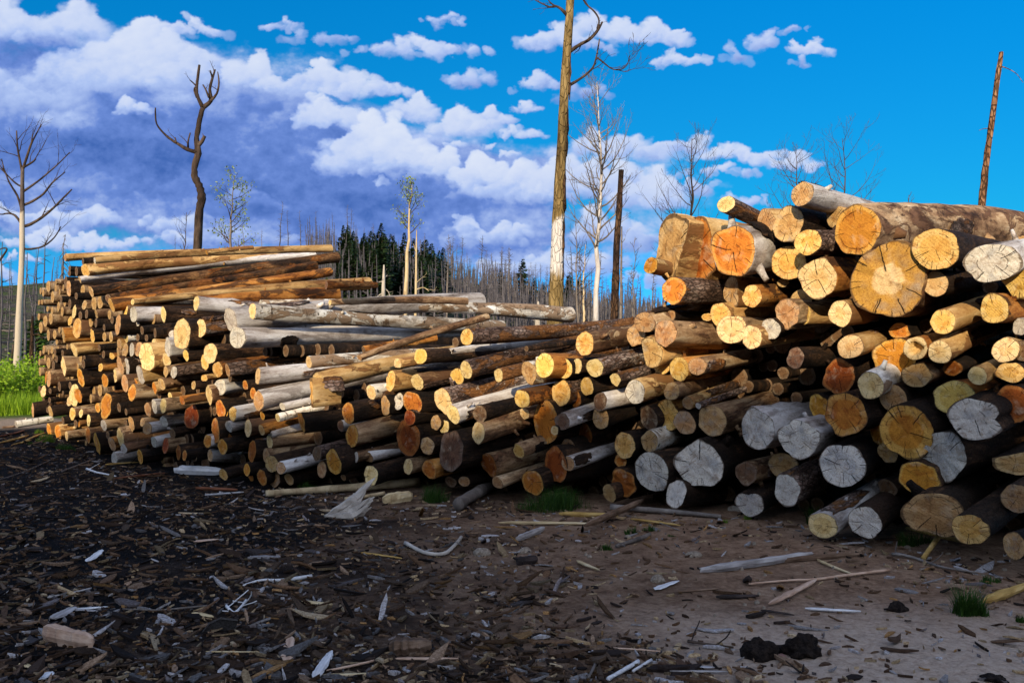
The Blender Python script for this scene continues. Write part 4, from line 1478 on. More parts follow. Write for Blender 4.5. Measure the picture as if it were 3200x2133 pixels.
TB = {
    'grey': tree_bark('bark_grey', [(.06, .05, .045), (.14, .115, .10), (.26, .22, .19)]),
    'dark': tree_bark('bark_dark', [(.012, .009, .009), (.045, .030, .023), (.11, .076, .056)]),
    'olive': tree_bark('bark_olive', [(.05, .032, .014), (.17, .115, .045), (.30, .21, .095)], 7, .12, patch=((.50, .46, .43), 0, 4.2, 3.7)),
    'pale': tree_bark('bark_pale', [(.20, .17, .15), (.42, .38, .36), (.60, .56, .54)]),
    'burnt': tree_bark('bark_burnt', [(.008, .006, .006), (.035, .020, .014), (.16, .085, .04)], 6, .8),
    'cream': tree_bark('bark_cream', [(.20, .13, .07), (.45, .34, .2), (.60, .48, .32)]),
    'twotone': tree_bark('bark_twotone', [(.022, .017, .016), (.07, .052, .044), (.14, .11, .095)], patch=((.40, .34, .27), 0, 7.4, -9)),
    'grey_shade': tree_bark('bark_grey_shade', [(.028, .026, .030), (.075, .068, .075), (.15, .135, .14)]),  # dimmer grey bark with the cloud shadow on the hill painted in
    'rust': tree_bark('bark_rust', [(.05, .022, .012), (.20, .10, .05), (.40, .22, .12)], 6, .8),
    'twig': tree_bark('bark_twig', [(.020, .016, .018), (.06, .045, .042), (.10, .08, .07)]),
    'bleached': tree_bark('bark_bleached', [(.22, .19, .16), (.38, .33, .28), (.50, .44, .38)])}


def leaf_mat(name, a, b_, trans=.3):
    m, k, b = new_mat(name, .6, .2)
    rnd = k.n('ShaderNodeNewGeometry').outputs['Random Per Island']
    k.put(b.inputs['Base Color'], k.mix(rnd, a, b_))
    b.inputs['Subsurface Weight'].default_value = 0
    tr = k.n('ShaderNodeBsdfTranslucent')
    k.put(tr.inputs[0], k.mix(rnd, a, b_))
    ms = k.n('ShaderNodeMixShader')
    ms.inputs[0].default_value = trans
    k.t.links.new(b.outputs[0], ms.inputs[1])
    k.t.links.new(tr.outputs[0], ms.inputs[2])
    k.t.links.new(ms.outputs[0], k.t.nodes['Material Output'].inputs[0])
    return m


LEAF = {
    'spring': leaf_mat('leaf_spring', (.14, .20, .04), (.32, .37, .10)),
    'bush': leaf_mat('leaf_bush', (.09, .20, .006), (.32, .46, .03)),
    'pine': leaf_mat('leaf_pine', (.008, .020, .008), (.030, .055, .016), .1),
    'pine_lit': leaf_mat('leaf_pine_lit', (.020, .055, .010), (.060, .11, .02), .1),  # brighter copy of the pine leaf, sunlight put into its green
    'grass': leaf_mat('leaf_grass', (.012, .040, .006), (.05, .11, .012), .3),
    'grass_lit': leaf_mat('leaf_grass_lit', (.06, .13, .008), (.17, .26, .03), .3)}  # lighter copy of the grass with sunlight painted into the colour


def wiggle(a, b, n, amp, rr, sag=0.0):
    a, b = Vector(a), Vector(b)
    L = (b - a).length
    out = []
    o = Vector((0, 0, 0))
    for i in range(n + 1):
        f = i / n
        if 0 < i:
            o = o * .7 + Vector((rr.gauss(0, 1), rr.gauss(0, 1), rr.gauss(0, .7))) * amp * L
        out.append(a.lerp(b, f) + o * (1 if i < n else .5) + Vector((0, 0, sag * L * math.sin(f * math.pi))))
    return out


def grow(mb, base, dirn, length, r, depth, rr, kids=4, curve=.35, up=.4, sides=5, leafpts=None, wob=.06):
    """a branch that bends upwards and bears smaller ones"""
    n = 7 if depth > 0 else 5
    p, d = Vector(base), Vector(dirn).normalized()
    pts, rads = [p.copy()], [r]
    for i in range(n):
        d = (d + Vector((rr.gauss(0, wob), rr.gauss(0, wob), rr.gauss(0, wob))) * 2 + Vector((0, 0, up * curve / n * 2))).normalized()
        p = p + d * (length / n)
        pts.append(p.copy())
        rads.append(max(.004, r * (1 - .85 * (i + 1) / n)))
    mb.tube(pts, rads, sides, False)
    if leafpts is not None:
        leafpts.extend(pts[n // 2:])
    if depth <= 0:
        return
    for c in range(kids):
        f = .25 + .7 * (c + rr.random() * .7) / kids
        i = min(n - 1, int(f * n))
        q = pts[i].lerp(pts[i + 1], f * n - i)
        t = (pts[i + 1] - pts[i]).normalized()
        side = t.cross(Vector((rr.gauss(0, 1), rr.gauss(0, 1), rr.gauss(0, 1)))).normalized()
        grow(mb, q, t * rr.uniform(.5, .9) + side * .75, length * rr.uniform(.35, .6) * (1.1 - .5 * f), rads[i] * .55, depth - 1, rr, max(2, kids - 1), curve, up, max(3, sides - 1), leafpts, wob)


def leaves(mb, pts, n, spread, size, rr, long=1.0):
    for _ in range(n):
        c = rr.choice(pts) + Vector((rr.gauss(0, spread), rr.gauss(0, spread), rr.gauss(0, spread)))
        a = Vector((rr.gauss(0, 1), rr.gauss(0, 1), rr.gauss(0, 1))).normalized()
        b = a.orthogonal().normalized()
        s = size * rr.uniform(.6, 1.4)
        mb.add([c - a * s * long, c + b * s * .6, c + a * s * long, c - b * s * .6], [(0, 1, 2, 3)])


def px_line(pts, Y, depth_wob, rr):
    """2352-wide picture positions put at a distance, wandering a little to and fro"""
    out, w = [], 0.0
    for i, (u, v) in enumerate(pts):
        if i:
            w += rr.gauss(0, depth_wob)
        out.append(at(u * D2P, v * D2P, Y + w))
    return out


def smooth_line(pts, rads, sub=3):
    out, ro = [], []
    n = len(pts)
    for i in range(n - 1):
        p0, p1, p2, p3 = pts[max(i - 1, 0)], pts[i], pts[i + 1], pts[min(i + 2, n - 1)]
        for j in range(sub):
            t = j / sub
            out.append(.5 * ((2 * p1) + (p2 - p0) * t + (2 * p0 - 5 * p1 + 4 * p2 - p3) * t * t + (3 * p1 - p0 - 3 * p2 + p3) * t ** 3))
            ro.append(rads[i] + (rads[i + 1] - rads[i]) * t)
    return out + [pts[-1]], ro + [rads[-1]]


def drawn_tree(name, label, Y, trunk, branches, mat, seed, group=None, twig=None, twigs=0, twig_len=.9, lump=.06, foliage=None, sides=12):
    """a dead tree after its outline in the photograph, at its own distance; widths are in pixels"""
    rr = random.Random(seed)
    k = Y / 1900
    pts = px_line([(a, b) for a, b, _ in trunk], Y, 0.02, rr)
    o = pts[0].copy()
    root = empty(name, o)
    tag(root, label, 'tree', group)
    mb = MB()
    p, r = smooth_line(pts, [w * k / 2 for _, _, w in trunk], 4)
    mb.tube(p, r, sides, True, lump, seed)
    mb.build('trunk', TB[mat], root, origin=o)
    if branches:
        mb, lp = MB(), []
        for br in branches:
            bp = px_line([(a, b) for a, b, _ in br], Y, .12, rr)
            br_r = [w * k / 2 for _, _, w in br]
            p, r = smooth_line(bp, br_r, 3)
            mb.tube(p, r, 6, True, .08, seed)
            lp += p[len(p) // 2:]
            for t in range(twigs):
                i = rr.randint(len(p) // 3, len(p) - 2)
                d = (p[i + 1] - p[i]).normalized() + Vector((rr.gauss(0, .6), rr.gauss(0, .6), rr.gauss(.2, .5)))
                grow(mb, p[i], d, twig_len * rr.uniform(.5, 1.1), max(.006, r[i] * .5), 1, rr, 3, leafpts=lp)
        mb.build('branches', TB[twig or mat], root, origin=o)
        if foliage:
            lm, n, sp, sz = foliage
            fm = MB()
            leaves(fm, lp, n, sp, sz, rr)
            fm.build('leaves', LEAF[lm], root, False, origin=o)
    return root


def bare_tree(name, label, Y, u, v0, v1, w, mat, seed, crown=.35, spread=.16, nb=22, twig='twig', lean=0, depth=2, kids=4, foliage=None, group=None, up=.55, droop=False, lo=0.0):
    """a bare tree with a fine crown: trunk with limbs that fork twice"""
    rr = random.Random(seed)
    k = Y / 1900
    b, t = at(u * D2P, v0 * D2P, Y), at((u + lean) * D2P, v1 * D2P, Y)
    H = (t - b).length
    root = empty(name, b)
    tag(root, label, 'tree', group)
    mb = MB()
    tp = wiggle(b, t, 12, .006, rr)
    tr = [max(.012, w * k / 2 * (1 - .92 * (i / 12) ** 1.2)) for i in range(13)]
    mb.tube(tp, tr, 9, True, .05, seed)
    mb.build('trunk', TB[mat], root, origin=b)
    mb, lp = MB(), []
    for i in range(nb):
        f = crown + (1 - crown) * (i + rr.random()) / nb
        j = min(11, int(f * 12))
        p = tp[j].lerp(tp[j + 1], f * 12 - j)
        a = rr.uniform(0, 6.28)
        shape = math.sin(math.pi * min(1, .18 + .82 * (f - crown) / (1 - crown))) ** .6
        L = H * spread * rr.uniform(.6, 1.15) * (shape * .85 + .15)
        d = Vector((math.cos(a), math.sin(a), -.5 if droop else rr.uniform(.3, .9)))
        grow(mb, p, d, L, tr[j] * .42 + .006, depth, rr, kids, .8, up, 5, lp, .05)
    mb.build('branches', TB[twig], root, origin=b)
    if foliage:
        lm, n, sp, sz = foliage
        fm = MB()
        leaves(fm, lp, n, sp, sz, rr)
        fm.build('leaves', LEAF[lm], root, False, origin=b)
    return root


# the tall trunk in the middle
drawn_tree('dead_tree', 'tall olive-barked trunk with white patches, the biggest standing in the middle', 21,
           [(1262, 905, 44), (1275, 740, 36), (1279, 620, 31), (1283, 500, 28), (1290, 340, 23), (1297, 200, 21), (1305, 80, 19), (1310, 0, 18), (1316, -120, 16), (1322, -230, 10)],
           [[(1306, 40, 9), (1290, 22, 7), (1275, 14, 5), (1262, 16, 4), (1240, 6, 3), (1225, -2, 2)], [(1275, 14, 4), (1262, 4, 3), (1250, -20, 2)],
            [(1307, 120, 9), (1330, 104, 8), (1352, 92, 7), (1370, 75, 6), (1384, 50, 4)], [(1372, 72, 5), (1376, 48, 4), (1366, 28, 4), (1345, 8, 4), (1330, -20, 5), (1318, -30, 6)],
            [(1304, 198, 9), (1325, 186, 7), (1345, 172, 6), (1362, 155, 5), (1370, 130, 4), (1377, 90, 3)], [(1371, 132, 4), (1385, 143, 4), (1405, 158, 3), (1425, 160, 3), (1440, 150, 2), (1446, 128, 2)],
            [(1420, 161, 2), (1440, 165, 1.5), (1446, 155, 1)], [(1432, 155, 2), (1445, 140, 1), (1470, 100, 1)]],
           'olive', 11, twigs=3, twig='dark', twig_len=.7, sides=20, lump=.09)
_tt = [o for o in S.objects if o.name == 'dead_tree'][0]
_mb = MB()
_rr = random.Random(2)
for _a, _b, _k in (((1289, 655), (1296, 500), 9), ((1296, 490), (1299, 395), 6), ((1301, 360), (1304, 250), 6), ((1307, 230), (1311, 120), 5), ((1285, 735), (1291, 670), 8)):
    _p = px_line([(_a[0] + (_b[0] - _a[0]) * i / 7 + _rr.uniform(-1.5, 1.5), _a[1] + (_b[1] - _a[1]) * i / 7) for i in range(8)], 20.95, .02, _rr)
    _mb.tube(_p, [_k * 21 / 1900 / 2 * f * _rr.uniform(.6, 1.3) for f in (.3, .9, 1.1, .9, 1.1, 1, .8, .3)], 7, True, .3, 3)
_mb.build('loose_bark', TB['burnt'], _tt, origin=_tt.location)
# the crooked snag over the far stack
drawn_tree('dead_tree', 'crooked black snag forking into short broken arms over the far stack', 30,
           [(448, 880, 22), (452, 680, 20), (454, 560, 18), (457, 490, 17), (463, 455, 18), (459, 430, 16), (450, 412, 16), (446, 388, 14), (455, 352, 15), (451, 322, 12), (457, 285, 11), (466, 248, 11)],
           [[(466, 247, 11), (452, 215, 8), (454, 180, 7), (458, 150, 6)], [(466, 247, 12), (484, 232, 10), (482, 205, 7), (488, 180, 6), (494, 160, 4)],
            [(488, 180, 5), (483, 162, 3)], [(484, 232, 7), (498, 215, 5), (503, 190, 4), (500, 165, 2)], [(454, 350, 10), (430, 343, 9), (408, 330, 7), (395, 322, 6), (375, 305, 5), (360, 285, 4), (357, 262, 4), (357, 248, 3)],
            [(432, 340, 5), (432, 325, 4), (437, 305, 3)], [(405, 328, 4), (402, 316, 3)], [(454, 335, 11), (464, 325, 9), (470, 312, 7)], [(453, 200, 4), (443, 190, 3), (436, 184, 2)],
            [(452, 224, 5), (446, 208, 4), (448, 200, 3)], [(480, 225, 5), (472, 205, 4), (466, 195, 3)]],
           'dark', 12, twig='dark', lump=.2, twigs=1, twig_len=.45)
# the big bare tree at the left edge
LT = [[(52, 520, 8), (70, 515, 7), (95, 500, 6), (120, 480, 5), (145, 455, 4), (165, 435, 3)], [(51, 472, 7), (75, 462, 6), (100, 445, 5), (120, 420, 4), (150, 395, 2)], [(50, 515, 6), (35, 495, 5), (18, 490, 4), (0, 492, 3), (-20, 480, 2)],
      [(49, 480, 6), (40, 450, 5), (22, 420, 4), (10, 390, 3), (4, 365, 2)], [(52, 390, 7), (62, 360, 6), (72, 330, 5), (85, 305, 3), (95, 285, 2)], [(52, 400, 7), (44, 360, 5), (40, 335, 4), (38, 300, 3)],
      [(53, 440, 6), (75, 425, 5), (95, 410, 4), (130, 380, 3), (160, 350, 2)], [(52, 430, 5), (35, 420, 4), (15, 400, 3), (0, 380, 2)], [(50, 570, 6), (70, 572, 5), (100, 565, 4), (125, 545, 3), (140, 520, 2)], [(53, 385, 5), (75, 372, 4), (82, 365, 3)]]
drawn_tree('bare_tree', 'tall bare tree with a pale lower trunk at the left edge', 34,
           [(36, 905, 17), (41, 800, 15), (45, 700, 13), (50, 600, 12), (51, 520, 11), (51, 450, 9), (52, 385, 7)], LT, 'twotone', 13, twig='dark', twigs=4, twig_len=1.3)
drawn_tree('dead_branch_tree', 'twisted bare limb reaching in at the left edge', 34, [(-60, 900, 12), (-40, 700, 10), (-30, 620, 8), (-12, 610, 6)],
           [[(-12, 612, 5), (5, 590, 5), (16, 572, 4), (6, 570, 3), (-5, 575, 2)], [(5, 588, 3), (-4, 600, 2)]], 'dark', 14)
# slender aspen with a green tuft, left of the middle
bare_tree('aspen_tree', 'slender tree with a green leafy top before the dark wood', 40, 928, 740, 418, 12, 'cream', 21, .62, .17, 16, foliage=('spring', 420, .12, .055), lean=17)
drawn_tree('dead_tree', 'thin grey stem right of the slender green-topped tree', 40, [(953, 760, 7), (955, 690, 6), (956, 600, 4), (957, 528, 2)], [[(956, 665, 3), (972, 660, 2), (985, 668, 1.5)], [(956, 650, 2), (966, 640, 1.5)], [(956, 580, 2), (950, 560, 1)]], 'cream', 22, twigs=1, twig_len=.8)
bare_tree('leafy_sapling', 'pale leafed young tree next to the crooked snag', 36, 520, 700, 402, 9, 'grey', 23, .34, .22, 18, foliage=('spring', 520, .14, .05), lean=20, up=.3)
bare_tree('bare_sapling', 'faint twiggy sapling left of the crooked snag', 36, 418, 700, 488, 5, 'twig', 24, .45, .2, 9, depth=1, lean=8)
# white snag and small stumps on the slope
drawn_tree('bleached_snag', 'bleached stump of a tree with drooping broken twigs', 46, [(880, 730, 11), (880, 690, 10), (881, 650, 8), (882, 608, 3)],
           [[(880, 672, 3), (868, 680, 2), (858, 692, 2)], [(880, 660, 3), (892, 670, 2), (898, 690, 1.5)], [(881, 645, 3), (871, 648, 2)], [(880, 680, 3), (895, 686, 2)], [(880, 676, 3), (864, 690, 2)], [(881, 640, 2), (889, 632, 2)]], 'bleached', 25, twigs=2, twig_len=.5)
drawn_tree('bleached_snag', 'small torn stump left of the tall olive-barked trunk', 30, [(1233, 800, 15), (1235, 740, 12), (1237, 715, 9), (1236, 692, 4)],
           [[(1236, 708, 3), (1226, 716, 3), (1220, 720, 2)], [(1237, 715, 3), (1246, 735, 2)], [(1236, 720, 3), (1228, 740, 2)], [(1237, 706, 2), (1244, 712, 2)]], 'bleached', 26, twigs=2, twig_len=.3)
# right of the trunk
bare_tree('bare_tree', 'tall white-trunked tree with a wide crown of fine bare twigs', 29, 1362, 830, 188, 15, 'pale', 31, .40, .20, 46, twig='grey', lean=14, depth=2, kids=4, up=.6)
drawn_tree('burnt_snag', 'burnt black snag with a blunt top beside the white-trunked tree', 25, [(1404, 860, 21), (1410, 735, 18), (1414, 640, 17), (1418, 540, 15), (1423, 470, 14), (1427, 390, 11)], [[(1418, 445, 3), (1430, 448, 2), (1440, 440, 1)]], 'burnt', 32, lump=.14)
bare_tree('bare_tree', 'small bare tree just right of the tall olive-barked trunk', 32, 1332, 830, 500, 7, 'grey', 33, .35, .17, 18, depth=1, lean=-8)
bare_tree('bare_tree', 'second slim bare tree hugging the white trunk', 34, 1340, 830, 560, 8, 'cream', 34, .3, .18, 18, depth=1, lean=6)
drawn_tree('dead_tree', 'thin dead pole close behind the burnt snag', 36, [(1424, 830, 7), (1426, 700, 6), (1428, 520, 3)], [[(1427, 560, 2), (1436, 548, 1)], [(1427, 590, 2), (1418, 580, 1)]], 'grey', 35, twigs=2, twig_len=.7)
bare_tree('bare_tree', 'lone thin dead tree against blue sky right of the burnt snag', 38, 1448, 830, 545, 5, 'grey', 36, .55, .09, 12, depth=1, lean=10)
bare_tree('bare_tree', 'wide bare tree behind the short sticking-out log', 36, 1586, 830, 318, 11, 'dark', 37, .30, .30, 30, depth=2, lean=4)
bare_tree('bare_tree', 'bare tree crown showing left of the topmost round log', 40, 1822, 800, 340, 9, 'dark', 38, .50, .24, 30, depth=2, lean=5)
bare_tree('bare_tree', 'bare tree crown showing right of the topmost round log', 40, 1936, 800, 318, 9, 'dark', 39, .45, .32, 18, depth=2, lean=2)
bare_tree('bare_sapling', 'twig tips peeping above the giant log', 34, 2088, 700, 448, 4, 'dark', 40, .6, .14, 8, depth=1)
drawn_tree('burnt_snag', 'leaning burnt pole with flaking bark at the right', 24, [(2225, 720, 20), (2252, 495, 16), (2262, 400, 15), (2275, 300, 12), (2287, 210, 12), (2300, 120, 9)], [[(2296, 152, 3), (2315, 158, 2), (2335, 170, 1.5), (2350, 190, 1)], [(2270, 295, 2), (2258, 296, 1.5), (2248, 300, 1)]], 'rust', 41, lump=.16)
# grey spruce skeletons and charred posts on the left
bare_tree('dead_spruce', 'grey dead spruce with drooping twigs behind the far stack corner', 40, 122, 900, 538, 12, 'grey', 51, .12, .13, 46, twig='grey', depth=1, lean=28, up=-.5, droop=True)
drawn_tree('charred_post', 'charred post beside the pale trunk at the left edge', 36, [(66, 920, 11), (70, 860, 10), (73, 800, 9), (75, 725, 5)], [[(74, 770, 3), (90, 768, 3), (100, 780, 2)]], 'burnt', 52)
drawn_tree('charred_post', 'thin blue-black charred stem nearest the left edge', 38, [(20, 905, 7), (24, 850, 6), (31, 790, 3)], [], 'dark', 53)
drawn_tree('charred_post', 'short charred stem in the green bushes', 38, [(84, 900, 6), (86, 850, 5), (87, 825, 3)], [], 'dark', 54)
drawn_tree('dead_tree', 'thin orange-barked pole near the far stack corner', 38, [(132, 900, 9), (136, 820, 8), (145, 745, 4)], [], 'burnt', 55)
drawn_tree('bleached_snag', 'forked white stick rising from the bushes', 33, [(118, 915, 6), (128, 880, 5), (138, 850, 4), (150, 800, 3)], [[(130, 872, 3), (126, 850, 2), (132, 835, 2)], [(138, 850, 3), (131, 842, 2)], [(145, 815, 2), (152, 795, 1)]], 'bleached', 56)
drawn_tree('bleached_snag', 'thin white stake in the bushes', 33, [(114, 905, 4), (112, 880, 4), (110, 862, 2)], [], 'bleached', 57)


# ---- the wood on the hill: a few trees are modelled, then copied
def conifer(seed, H, lm):
    rr = random.Random(seed)
    root = bpy.data.objects.new('conifer_tree', None)
    t = MB()
    t.tube(wiggle((0, 0, -.5), (0, 0, H), 6, .004, rr), [.16 * (1 - i / 6.6) for i in range(7)], 6)
    f = MB()
    n = int(H * 38)
    for i in range(n):
        z = H * (.10 + .90 * rr.random() ** .85)
        a = rr.uniform(0, 6.28)
        lump = .85 + .35 * math.sin(a * 2 + z * 1.3 + seed) * rr.random()
        L = (min(H - z, H * .55) * .34 + .35) * lump
        d = Vector((math.cos(a), math.sin(a), rr.uniform(-.45, .1)))
        s = Vector((-math.sin(a), math.cos(a), rr.uniform(-.4, .4)))
        p0, p1 = Vector((0, 0, z)) + d * L * .15, Vector((0, 0, z)) + d * L
        w = .14 + L * .13
        f.add([p0, p0.lerp(p1, .6) + s * w, p1, p0.lerp(p1, .6) - s * w + Vector((0, 0, -.12))], [(0, 1, 2, 3)])
    return (t, f, lm)


def dead_conifer(seed, H, br):
    rr = random.Random(seed)
    t = MB()
    tp = wiggle((0, 0, -.5), (rr.uniform(-.5, .5), rr.uniform(-.5, .5), H), 8, .006, rr)
    t.tube(tp, [.13 * (1 - i / 8.8) + .012 for i in range(9)], 5)
    f = MB()
    for i in range(br):
        q = rr.uniform(.22, .97)
        j = min(7, int(q * 8))
        p = tp[j].lerp(tp[j + 1], q * 8 - j)
        a = rr.uniform(0, 6.28)
        L = H * .10 * (1.15 - q) * rr.uniform(.5, 1.5) + .25
        d = Vector((math.cos(a), math.sin(a), rr.uniform(-.5, .45)))
        pts = [p, p + d * L * .5 + Vector((0, 0, .04)), p + d * L + Vector((0, 0, rr.uniform(-.1, .25)))]
        f.tube(pts, [.035, .025, .012], 3, False)
    return (t, f, None)


def make_kind(spec, name, wood):
    t, f, lm = spec
    root = empty(name, (0, 0, 0))
    t.build('trunk', TB[wood], root)
    if f.n:
        f.build('crown' if lm else 'branches', LEAF[lm] if lm else TB['grey_shade'], root, smooth=False)
    return root


def copy_tree(root):
    r = root.copy()
    COL.objects.link(r)
    for ch in root.children:
        c = ch.copy()
        COL.objects.link(c)
        c.parent = r
    return r


def plant(protos, spots, label, cat, group):
    rr = random.Random(len(spots))
    first = set()
    for i, (u, Y, sc) in enumerate(spots):
        x = (u * D2P - CX) / FPX * Y
        z = float(hill_z(x, Y)) if Y > 44 else float(ground_z(x, Y))
        pi = rr.randrange(len(protos))
        o = protos[pi]
        if pi in first:
            o = copy_tree(o)
        first.add(pi)
        o.location = (x, Y, z)
        s = sc * rr.uniform(.8, 1.2)
        o.scale = (s * rr.uniform(.85, 1.1), s * rr.uniform(.85, 1.1), s)
        o.rotation_euler = (rr.gauss(0, .03), rr.gauss(0, .03), rr.uniform(0, 6.28))
        tag(o, label, cat, group)
    for pi, o in enumerate(protos):
        if pi not in first:
            for ch in list(o.children):
                bpy.data.objects.remove(ch)
            bpy.data.objects.remove(o)


rr_ = random.Random(77)
spots = []
for i in range(130):     # the dark clump, densest in its middle
    spots.append((rr_.choice((rr_.gauss(870, 45), rr_.gauss(900, 60), rr_.gauss(800, 16), rr_.gauss(985, 18), rr_.uniform(790, 1010))), rr_.uniform(120, 195), rr_.uniform(.5, .92)))
plant([conifer(i + 1, 8.5 + i % 3, 'pine') for i in range(4)] and [make_kind(conifer(i + 1, 8.0 + i, 'pine'), 'conifer_tree', 'dark') for i in range(4)], spots,
      'dark green conifer in the clump of living trees on the hill', 'tree', 'dark conifers on the hill')
spots = [(rr_.uniform(1120, 1330), rr_.uniform(150, 215), rr_.uniform(.7, 1.1)) for i in range(12)] + [(1455 + rr_.gauss(0, 12) - 170, 190, .9), (1195, 170, 1.15), (1300, 160, .9)]
plant([make_kind(conifer(i + 21, 8.0 + i, 'pine'), 'conifer_tree', 'dark') for i in range(2)], spots, 'lone dark conifer among the grey dead trees on the hill', 'tree', 'conifers among the dead trees')
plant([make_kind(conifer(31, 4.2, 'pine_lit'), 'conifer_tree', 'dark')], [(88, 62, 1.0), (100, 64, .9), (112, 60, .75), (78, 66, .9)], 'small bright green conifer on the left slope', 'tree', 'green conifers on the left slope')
spots = []
for i in range(215):
    u = rr_.choice((rr_.uniform(960, 1500), rr_.uniform(1020, 1480), rr_.uniform(1150, 1700)))
    spots.append((u, rr_.uniform(85, 225) if u < 1350 else rr_.uniform(90, 240), rr_.uniform(.7, 1.15)))
spots += [(u, rr_.uniform(195, 215), rr_.uniform(.7, 1.1)) for u in (720, 726, 752, 765, 690, 640, 600, 560, 660, 795, 805, 812, 860, 955, 390, 400, 350)]
plant([make_kind(dead_conifer(i + 41, 8.5 + i * .7, 26 + 6 * i), 'dead_tree', 'grey_shade' if i % 4 else 'grey') for i in range(6)], spots, 'grey dead tree in the burnt wood on the hill', 'tree', 'dead trees on the hill')
spots = [(rr_.uniform(-40, 170), rr_.uniform(55, 145), rr_.uniform(.45, .95)) for i in range(44)]
plant([make_kind(dead_conifer(i + 61, 7.5 + i, 7 + 5 * i), 'dead_tree', 'grey_shade') for i in range(4)], spots, 'dead grey trunk standing on the left slope', 'tree', 'dead trunks on the left slope')


def fallen():
    rr = random.Random(4)
    first = None
    for i in range(30):
        u, Y = rr.uniform(-30, 150), rr.uniform(50, 130)
        x = (u * D2P - CX) / FPX * Y
        a, L = rr.uniform(-1.5, 1.5), rr.uniform(2, 5)
        if first is None or i % 12 == 0:
            mb = MB()
            mb.tube(wiggle((-L / 2, 0, 0), (L / 2, 0, .1), 5, .015, rr), [.09, .09, .08, .07, .05, .03], 6, True, .1, i)
            o = first = mb.build('fallen_tree', TB['grey'])
        else:
            o = first.copy()
            COL.objects.link(o)
        o.rotation_euler = (0, rr.gauss(0, .08), a)
        o.location = (x, Y, float(hill_z(x, Y)) + .16)
        tag(o, 'pale fallen tree lying on the burnt left slope', 'tree', 'fallen trees on the left slope')


fallen()


def bush(u, Y, w, h, seed, label, lm='bush'):
    rr = random.Random(seed)
    x = (u * D2P - CX) / FPX * Y
    z = float(ground_z(x, Y)) if Y < 44 else float(hill_z(x, Y))
    root = empty('green_bush', (x, Y, z))
    tag(root, label, 'bush', 'green bushes at the left')
    st, lf, lp = MB(), MB(), []
    h *= 1.3
    for i in range(30):
        a = rr.uniform(0, 6.28)
        b = Vector((rr.gauss(0, w * .25), rr.gauss(0, w * .2), 0))
        grow(st, b, Vector((math.cos(a) * .5, math.sin(a) * .5, 1)), h * rr.uniform(.5, 1.1), .012, 1, rr, 4, .5, .4, 3, lp)
    leaves(lf, lp, 2600, .09, .045, rr, 1.3)
    st.build('stems', TB['grey'], root)
    lf.build('leaves', LEAF[lm], root, False)


bush(10, 27.5, 1.6, 1.0, 1, 'bright green bush at the very left edge')
bush(52, 28.5, 1.7, 1.15, 2, 'bright green bush around the foot of the pale trunk')
bush(88, 29.5, 1.6, 1.0, 3, 'bright green bush touching the far stack')
bush(-25, 31, 1.8, 1.2, 4, 'bright green bush cut by the left edge, set further back')
bush(35, 33, 2.0, 1.1, 5, 'taller green bush behind the other bushes')
bush(72, 36, 2.2, 1.3, 6, 'green bush by the charred post')
bush(112, 40, 2.4, 1.4, 7, 'green bush furthest back beside the dead spruce')
# ---------------------------------------------------------------- litter and loose wood on the ground
def wood_mat(name, cols, grain=30, rough=.85):
    m, k, b = new_mat(name, rough, .12)
    ob = k.n('ShaderNodeTexCoord').outputs['Object']
    n1 = k.noise(k.v('MULTIPLY', ob, (.12, 1, 1)), grain, 5, .65)
    n2 = k.noise(ob, 4, 4, .6)
    n = len(cols)
    k.put(b.inputs['Base Color'], k.ramp(k.m('ADD', k.m('MULTIPLY', n1, .6), k.m('MULTIPLY', n2, .4)), [(.36 + .28 * i / (n - 1), c) for i, c in enumerate(cols)]))
    bump(k, b, n1, .008)
    return m


WOOD = {'pale': wood_mat('wood_pale', [(.30, .20, .10), (.50, .37, .20), (.62, .50, .32)]),
        'grey': wood_mat('wood_grey', [(.14, .12, .11), (.30, .27, .26), (.44, .41, .40)]),
        'white': wood_mat('wood_white', [(.35, .33, .33), (.56, .54, .54), (.70, .68, .68)]),
        'brown': wood_mat('wood_brown', [(.05, .03, .02), (.14, .085, .055), (.24, .16, .11)]),
        'gold': wood_mat('wood_gold', [(.22, .12, .03), (.42, .26, .08), (.55, .38, .16)]),
        'red': wood_mat('wood_red', [(.06, .022, .012), (.16, .06, .03), (.24, .10, .06)]),
        'dark': wood_mat('wood_dark', [(.010, .008, .008), (.030, .022, .020), (.07, .05, .045)]),
        'pink': wood_mat('wood_pink', [(.26, .15, .10), (.46, .30, .21), (.58, .42, .32)])}


